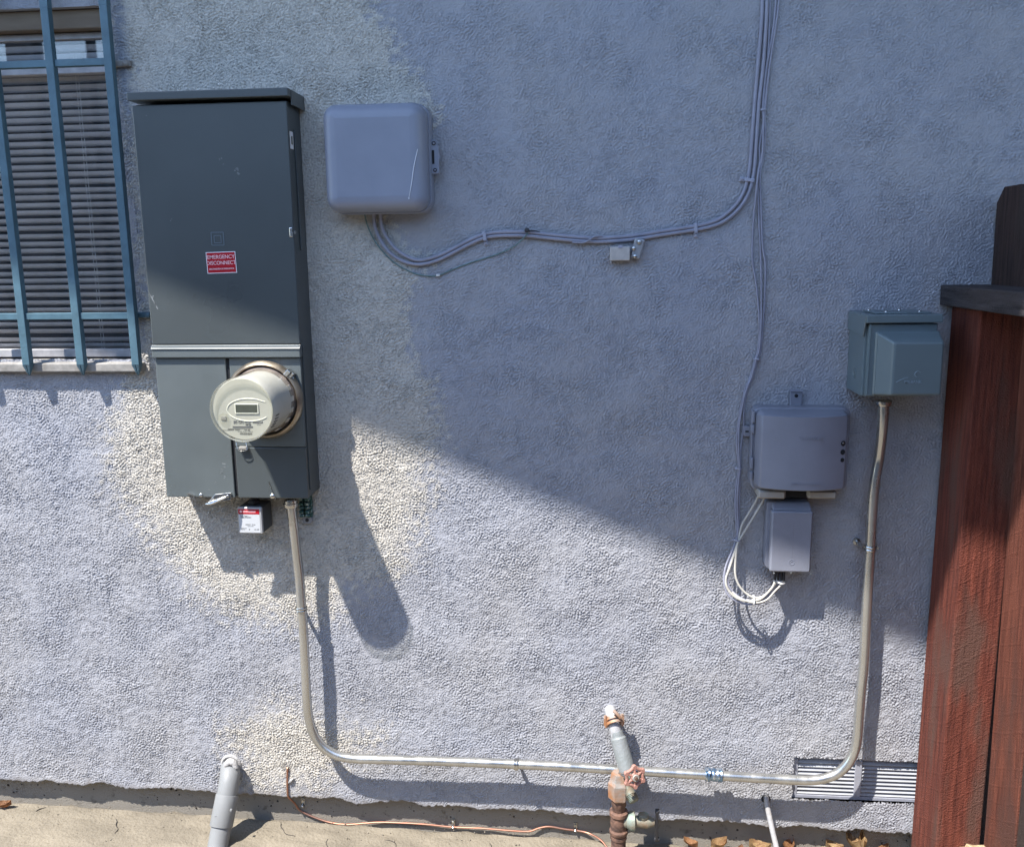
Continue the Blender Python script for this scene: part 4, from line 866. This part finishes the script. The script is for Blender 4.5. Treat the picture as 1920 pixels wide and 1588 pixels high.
# ------------------------------------------------------------------ grey drain pipe
dp = thing('drain_pipe', 'fat grey plastic pipe with a collar slanting from the wall to the patio', 'pipe', P(405, 1590, .12))
pth = [P(433,1432,-.03), P(432,1440,.0), P(431,1455,.03), P(427,1482,.052), P(419,1528,.078), P(408,1588,.115), P(404,1612,.135)]
mb = MB(); mb.tube(pth, .0262, 28); mb.build('pipe', M['pvc'], dp)
a_, b_ = P(426.5,1489,.055), P(414.5,1549,.092); ax = (b_-a_); L_ = ax.length
mb = MB(); mb.lathe([(.0262,0),(.0292,.0),(.0297,.002),(.0297,L_-.002),(.0290,L_),(.0262,L_)], a_, axis=ax, n=36); co_ = mb.build('collar', M['pvc'], dp)
for (x_, y_) in ((405,1530),(433,1519)): mb = MB(); q = P(x_, y_, .103); mb.lathe([(.0035,-.003),(.003,.0015),(.001,.002)], q, n=10); mb.build('glue_bubble', M['pvc'], co_)
mb = MB(); mb.lathe([(.028,-.004),(.029,.002),(.024,.006),(.020,.004)], P(433,1424,0)+Vector((0,0,-.012)), n=24, cap=False)
mb.tube([P(424,1436,.024), P(430,1428,.022), P(438,1430,.024), P(444,1440,.026)], [.008,.010,.009,.006], 10); mb.build('mortar_collar', M['mortar'], dp)
mb = MB(); mb.lathe([(.020,.0),(.020,.004)], P(433,1427,.0), n=20); mb.build('wall_hole', M['dark'], dp)

# ------------------------------------------------------------------ copper ground wire
cw = [(540,1438,-.01),(539,1441,.003),(538.5,1460,.003),(539,1478,.004),(540,1492,.004),(546,1499,-.004),(553,1506,-.020),(562,1518,-.025),(585,1530,-.026),(618,1541,-.024),(650,1545,-.020),(680,1543,-.022),(710,1541,-.024),(750,1542,-.024),(800,1545,-.024),(850,1550,-.024),(900,1552,-.022),(950,1556,-.020),(990,1558,-.020),(1010,1552,-.024),(1030,1549,-.025),(1060,1554,-.024),(1085,1557,-.024),(1105,1562,-.018),(1125,1573,.002),(1138,1588,.02),(1150,1610,.04)]
mb = MB(); mb.tube([P(*a) for a in cw], .0026, 8); tag(mb.build('copper_wire', M['copper']), 'bare copper ground wire running along the foot of the wall', 'ground wire')
for (x_, y_, lb) in ((850,1545,'metal clip on the copper wire, midway along the wall foot'),(1079,1551,'metal clip on the copper wire just left of the rusty valve pipe'),(568,1505,'metal clip on the copper wire near its upper end')):
    q = P(x_, y_, -.026); mb = MB(); mb.box(q.x-.0045, q.x+.0045, q.z-.006, q.z+.014, -.030, -.0265, .0008); mb.tube([q+Vector((-.003,0,-.004)), q+Vector((0,-.006,-.006)), q+Vector((.003,0,-.009))], .003, 8)
    screw(mb, (q.x, .026, q.z+.008), .0032, .003); tag(mb.build('wire_clip', M['steel']), lb, 'wire clip', 'clips on the copper wire')
mb = MB(); q = P(544, 1462, .004); mb.hexa([(q.x-.006,-.001,q.z-.008),(q.x+.004,-.001,q.z-.004),(q.x+.010,-.001,q.z+.006),(q.x-.001,-.001,q.z+.001),(q.x-.006,-.008,q.z-.008),(q.x+.004,-.008,q.z-.004),(q.x+.010,-.008,q.z+.006),(q.x-.001,-.008,q.z+.001)], .001)
tag(mb.build('wire_clip', M['mortar']), 'whitish clip holding the copper wire on the stucco', 'wire clip')

# ------------------------------------------------------------------ water valve
wv = thing('hose_valve', 'rusty water pipe with a faded pink hand wheel and hose tap low on the wall', 'hose tap', P(1160, 1590, .1))
p0 = [P(1142,1326,-.03), P(1144,1331,.0), P(1148,1345,.03), P(1152,1362,.042), P(1157,1382,.050)]
mb = MB(); mb.tube(p0, .0150, 22); mb.build('wall_pipe', M['wpipe'], wv)
a_, b_ = P(1156,1371,.047), P(1178,1452,.085); ax = b_-a_
mb = MB(); mb.tube([a_, a_+ax*.12, a_+ax*.16, a_+ax*.6, b_], [.0155,.0158,.0195,.0205,.0200], 26, spline=False); mb.build('elbow', M['gpipe'], wv)
mb = MB(); q = P(1150,1347,.035)
axp = (P(1157,1382,.05)-P(1144,1331,.0)).normalized()
mb.lathe([(.0165,-.004),(.0195,-.004),(.0195,.004),(.0165,.004)], q, axis=axp, n=26, cap=False)
mb.lathe([(.0170,-.003),(.021,-.003),(.021,.003),(.0170,.003)], q+axp*.012, axis=axp, n=26, cap=False)
for (x_, y_) in ((1136,1348),(1167,1345)):
    c_ = P(x_, y_, .04); mb.box(c_.x-.005, c_.x+.005, c_.z-.016, c_.z+.006, .030, .046, .0015); mb.tube([c_+Vector((0,-.004,-.020)), c_+Vector((0,-.004,.012))], .0028, 8, spline=False)
mb.tube([P(1150,1332,.05), P(1157,1338,.055), P(1163,1345,.055)], .004, 8); mb.build('ground_clamp', M['rust2'], wv)
cU = P(1160.5, 1474, .085)      # vertical line of the riser
zt = P(1160, 1448, .085).z
mb = MB(); mb.lathe([(.019,-.070),(.0265,-.063),(.0275,-.030),(.0275,-.024),(.0225,-.014),(.019,.004)], (cU.x, cU.y, zt-.004), axis=(0,0,1), n=6, smooth=False, rot=.35); mb.build('union_nut', M['rust2'], wv)
mb = MB(); mb.lathe([(.015,-.110),(.0165,-.104),(.0165,-.088),(.0185,-.084),(.0185,-.066)], (cU.x, cU.y, zt-.004), axis=(0,0,1), n=22); mb.build('bushing', M['rust'], wv)
zT = P(1160, 1540, .085).z
mb = MB(); mb.lathe([(.0205,-.034),(.0232,-.030),(.0232,-.022),(.0195,-.018),(.0208,.0),(.0195,.018),(.0232,.021),(.0232,.030),(.019,.033)], (cU.x, cU.y, zT), axis=(0,0,1), n=26); mb.build('tee', M['rust'], wv); mb = MB()
mb.lathe([(.015,0),(.017,.016),(.0175,.018)], (cU.x, cU.y, zT+.004), axis=(1,0,0), n=22)
mb.lathe([(.0165,.018),(.024,.030),(.0245,.040),(.0215,.041)], (cU.x, cU.y, zT+.004), axis=(1,0,0), n=26); mb.build('flare_fitting', M['brass'], wv)
mb = MB(); mb.tube([(cU.x, cU.y, zT-.034), (cU.x, cU.y-.002, zT-.10)], .0185, 22, spline=False); mb.lathe([(.0165,0),(.021,.001),(.021,.010),(.0165,.012)], (cU.x, cU.y, zT-.046), axis=(0,0,1), n=22); mb.build('riser', M['rust'], wv)
mb = MB(); mb.tube([(cU.x+.040, cU.y, zT+.004), (cU.x+.070, cU.y, zT+.003), (cU.x+.088, cU.y+.002, zT+.002)], [.013,.016,.010], 18, spline=False); mb.lathe([(.012,0),(.014,.004),(.014,.010),(.010,.012)], (cU.x+.062, cU.y, zT+.012), axis=(0,0,1), n=14); br = mb.build('side_valve', M['brass'], wv)
mb = MB(); lx = P(1232,1545,.085).x; za, zb_ = P(1232,1516,.085).z, P(1232,1577,.085).z
mb.box(lx-.004, lx+.003, zb_+.004, za-.004, .078, .092, .0022); mb.lathe([(.006,-.006),(.006,.006)], (lx, cU.y, zb_+.006), axis=(1,0,0), n=14); mb.lathe([(.006,-.005),(.006,.005)], (lx, cU.y, za-.006), axis=(1,0,0), n=14); mb.build('lever', M['black'], br)
mb = MB(); s0 = P(1178,1478,.095); s1 = P(1189,1502,.118); ax = (s1-s0).normalized(); L_ = (s1-s0).length
mb.tube([P(1170,1462,.09), s0, s1], [.013,.012,.012], 18, spline=False)
for k in range(5): mb.lathe([(.0122,-.0012),(.0142,0),(.0122,.0012)], s1-ax*(.002+k*.0035), axis=ax, n=22, cap=False)
mb.build('hose_spout', M['brass'], wv)
# hand wheel, turned a little to the right
hc = P(1190, 1456, .135); ha = Vector((.42, -1, .12)).normalized()
mb = MB(); mb.tube([P(1176,1455,.09), hc], [.010,.006], 12, spline=False); mb.build('valve_stem', M['brass'], wv)
mb = MB(); u = Vector((0,0,1)); u = (u-ha*u.dot(ha)).normalized(); v = ha.cross(u)
def hp(r_, a, h_=0): return hc+(u*math.cos(a)+v*math.sin(a))*r_+ha*h_
mb.tube([hp(.0225+.0022*math.cos(6*a), a) for a in np.linspace(0, 2*PI, 37)], .0042, 10, spline=False)
for k in range(6):
    a = k*PI/3; mb.tube([hp(.009, a, .002), hp(.022, a)], [.0032,.0036], 8, spline=False); mb.lathe([(.0058,-.0040),(.0066,0),(.0050,.0042)], hp(.0245, a), axis=ha, n=12)
mb.lathe([(.011,-.003),(.012,.002),(.010,.005)], hc, axis=ha, n=20); wh = mb.build('hand_wheel', M['pinkh'], wv)
mb = MB(); mb.lathe([(.0085,.005),(.0090,.0075),(.0075,.009),(.005,.0085)], hc, axis=ha, n=20); mb.build('wheel_hub', M['pad'], wh); mb = MB(); mb.lathe([(.0045,.0085),(.0040,.0115),(.002,.012)], hc, axis=ha, n=10); mb.build('hub_screw', M['rust'], wh)
mb = MB(); q = P(1166, 1440, .085); 
for k in range(3): mb.lathe([(.0215,0),(.0228,.001),(.0215,.0022)], P(1175,1443+k*5,.083), axis=(P(1178,1452,.085)-P(1156,1371,.047)), n=26, cap=False)
mb.build('thread_ring', M['steel'], wv)

# ------------------------------------------------------------------ small white pipe
wp = MB(); wp.tube([P(1436,1488,-.03), P(1437,1494,.0), P(1438,1506,.012), P(1443,1532,.024), P(1452,1572,.045), P(1459,1600,.06), P(1464,1625,.075)], .0068, 16); wpo = wp.build('small_pipe', M['wpipe'])
tag(wpo, 'thin white pipe poking out of the wall left of the vent', 'pipe')
mb = MB(); mb.lathe([(.011,0),(.012,.0015),(.010,.003)], P(1435.5,1496,0), n=16); mb.build('wall_hole', M['dark'], wpo)

# ------------------------------------------------------------------ fence beside the vent
fn = thing('wooden_fence', 'red brown wooden fence with a dark upper part running out from the wall', 'fence', (.86, -.08, -1.55))
def lean(z): return .8000
mb = MB(); zt_, zb_ = -.1235, -1.62
def post(za, zb2):
    xa_, xb_ = lean(za), lean(zb2)
    mb.hexa([(xb_, -.018, zb2), (xb_+.098, -.018, zb2), (xa_+.098, -.018, za), (xa_, -.018, za), (xb_, -.170, zb2), (xb_+.098, -.170, zb2), (xa_+.098, -.170, za), (xa_, -.170, za)], .004)
post(zt_, zb_); mb.build('post', M['fence_red'], fn)
mb = MB(); mb.box(.777, .878, -.1215, -.0765, .006, 1.7, .003); mb.build('rail', M['rail'], fn)
def plx(z): return .880+(.25-z)*.0145
for i in range(8):
    d0_ = .008+i*.1475+(.02 if i else 0); d1_ = d0_+.140; ztop = P(1885,350,.05).z if i == 0 else .232+.01*((i*7)%3)
    mb = MB(); t = bmesh.new(); th = .018
    outl = [(d0_, -1.62), (d1_, -1.62), (d1_, ztop-.032), (d1_-.032, ztop), (d0_+.032, ztop), (d0_, ztop-.032)]
    A1 = [t.verts.new((plx(z), -dd, z)) for dd, z in outl]; A2 = [t.verts.new((plx(z)+th, -dd, z)) for dd, z in outl]
    t.faces.new(A1); t.faces.new(A2[::-1])
    for k in range(6): t.faces.new((A1[k], A2[k], A2[(k+1)%6], A1[(k+1)%6]))
    bmesh.ops.recalc_face_normals(t, faces=t.faces); bmesh.ops.bevel(t, geom=list(t.edges), offset=.0015, segments=1, affect='EDGES'); mb.add(t)
    mb.build('picket', M['fence_dk'] if i in (0, 2, 3, 5, 7) else M['fence_red2'], fn)

# ------------------------------------------------------------------ grit on the slab
mb = MB(); rr = random.Random(12)
for i in range(420):
    x = rr.uniform(-1.7, 1.0); dd = -.02+abs(rr.gauss(0, .05)); s_ = rr.choice([.0009, .0012, .0016, .0022]); t = bmesh.new()
    bmesh.ops.create_icosphere(t, subdivisions=1, radius=s_)
    for v_ in t.verts: v_.co *= rr.uniform(.7, 1.25)
    bmesh.ops.translate(t, verts=t.verts, vec=(x, -dd, patz(x)+s_*.4)); mb.add(t)
tag(mb.build('grit', mat('grit', (.26,.22,.17), .9, var=.5, vscale=50)), kind='stuff')
# ------------------------------------------------------------------ dead leaves
def leaf(px, py, dd, L_, W_, ang, curl, m_, label, up=.006, seed=1):
    rg = random.Random(seed); c_ = P(px, py, dd); z0_ = patz(c_.x)
    t = bmesh.new(); n = 10; rows = []
    ca_, sa_ = math.cos(ang), math.sin(ang)
    for i in range(n+1):
        s = i/n; wd = W_*math.sin(PI*min(1, s*1.0))**.8*(1-.3*s)+.0006; row = []
        for j in (-1, -.5, 0, .5, 1):
            u_ = (s-.5)*L_; v_ = j*wd*rg.uniform(.85, 1.1)
            h_ = curl*(abs(j)**1.5)*W_*1.2 + up + curl*L_*.35*(s-.5)**2*2 + rg.uniform(-.0008, .0008)
            row.append(t.verts.new((c_.x+u_*ca_-v_*sa_, c_.y+u_*sa_+v_*ca_, max(z0_+.002, z0_+h_))))
        rows.append(row)
    for a, b in zip(rows, rows[1:]):
        for k in range(4): t.faces.new((a[k], a[k+1], b[k+1], b[k]))
    r2 = bmesh.ops.solidify(t, geom=list(t.faces), thickness=.0006)
    mb = MB(); mb.add(t, True); mb.tube([rows_pt for rows_pt in ((c_.x-L_*.5*ca_, c_.y-L_*.5*sa_, z0_+up+.004), (c_.x-L_*.75*ca_, c_.y-L_*.75*sa_, z0_+up))], .0006, 5, spline=False)
    o = mb.build('dry_leaf', m_); tag(o, label, 'leaf', 'dry leaves on the ground'); return o
leaf(6, 1510, .02, .045, .013, .2, .9, M['leaf'], 'orange brown dry leaf at the far left foot of the wall', seed=1)
leaf(1348, 1581, .0, .05, .017, .5, 1.0, M['leaf2'], 'tan dry leaf on the ground right of the valve', seed=2)
leaf(1425, 1583, .005, .055, .018, -.3, 1.0, M['leaf2'], 'tan dry leaf just left of the thin white pipe', seed=3)
leaf(1388, 1586, .015, .04, .012, 1.2, .7, M['leaf'], 'brown dry leaf between two tan leaves left of the thin white pipe', seed=5)
leaf(1480, 1577, -.012, .05, .016, 1.0, .8, M['leaf'], 'dark brown dry leaf just right of the thin white pipe', seed=4)
leaf(1600, 1572, -.01, .045, .012, 2.2, 1.6, M['leaf2'], 'pale curled dry leaf below the vent, left of a twin', .022, seed=6)
leaf(1617, 1582, .0, .05, .011, 1.4, 1.8, M['leaf2'], 'pale upright curled dry leaf below the vent, nearest the fence', .028, seed=7)
leaf(1295, 1584, -.005, .04, .013, 2.6, .9, M['leaf'], 'small brown dry leaf closest to the valve pipe on its right', seed=11)
leaf(1565, 1583, -.012, .045, .014, -.5, 1.1, M['leaf2'], 'tan dry leaf flat on the slab under the vent, left of the curled pair', seed=12)
leaf(1655, 1586, -.008, .05, .015, .7, .9, M['leaf'], 'brown dry leaf touching the foot of the fence post', seed=13)
leaf(1520, 1590, .01, .045, .015, .1, .8, M['leaf'], 'brown dry leaf at the bottom edge between white pipe and fence', seed=8)
mb = MB(); q = P(1825, 1578, .22); z_ = patz(q.x)
t = bmesh.new(); bmesh.ops.create_icosphere(t, subdivisions=3, radius=.035)
rg = random.Random(5)
for v_ in t.verts: v_.co = Vector((v_.co.x*1.2, v_.co.y*.8, v_.co.z*.6))*(1+.14*math.sin(v_.co.x*210+v_.co.z*160)+rg.uniform(-.05,.05))
bmesh.ops.translate(t, vec=(P(1825,1590,.17).x, -.19, P(1825,1590,.17).z-.004), verts=t.verts); mb.add(t, False)
tag(mb.build('wood_scrap', wood_mat('splintered_wood', (.30,.22,.12), (.50,.40,.26), (.4,.3,.2))), 'splintered pale piece of wood at the foot of the fence post', 'wood scrap')
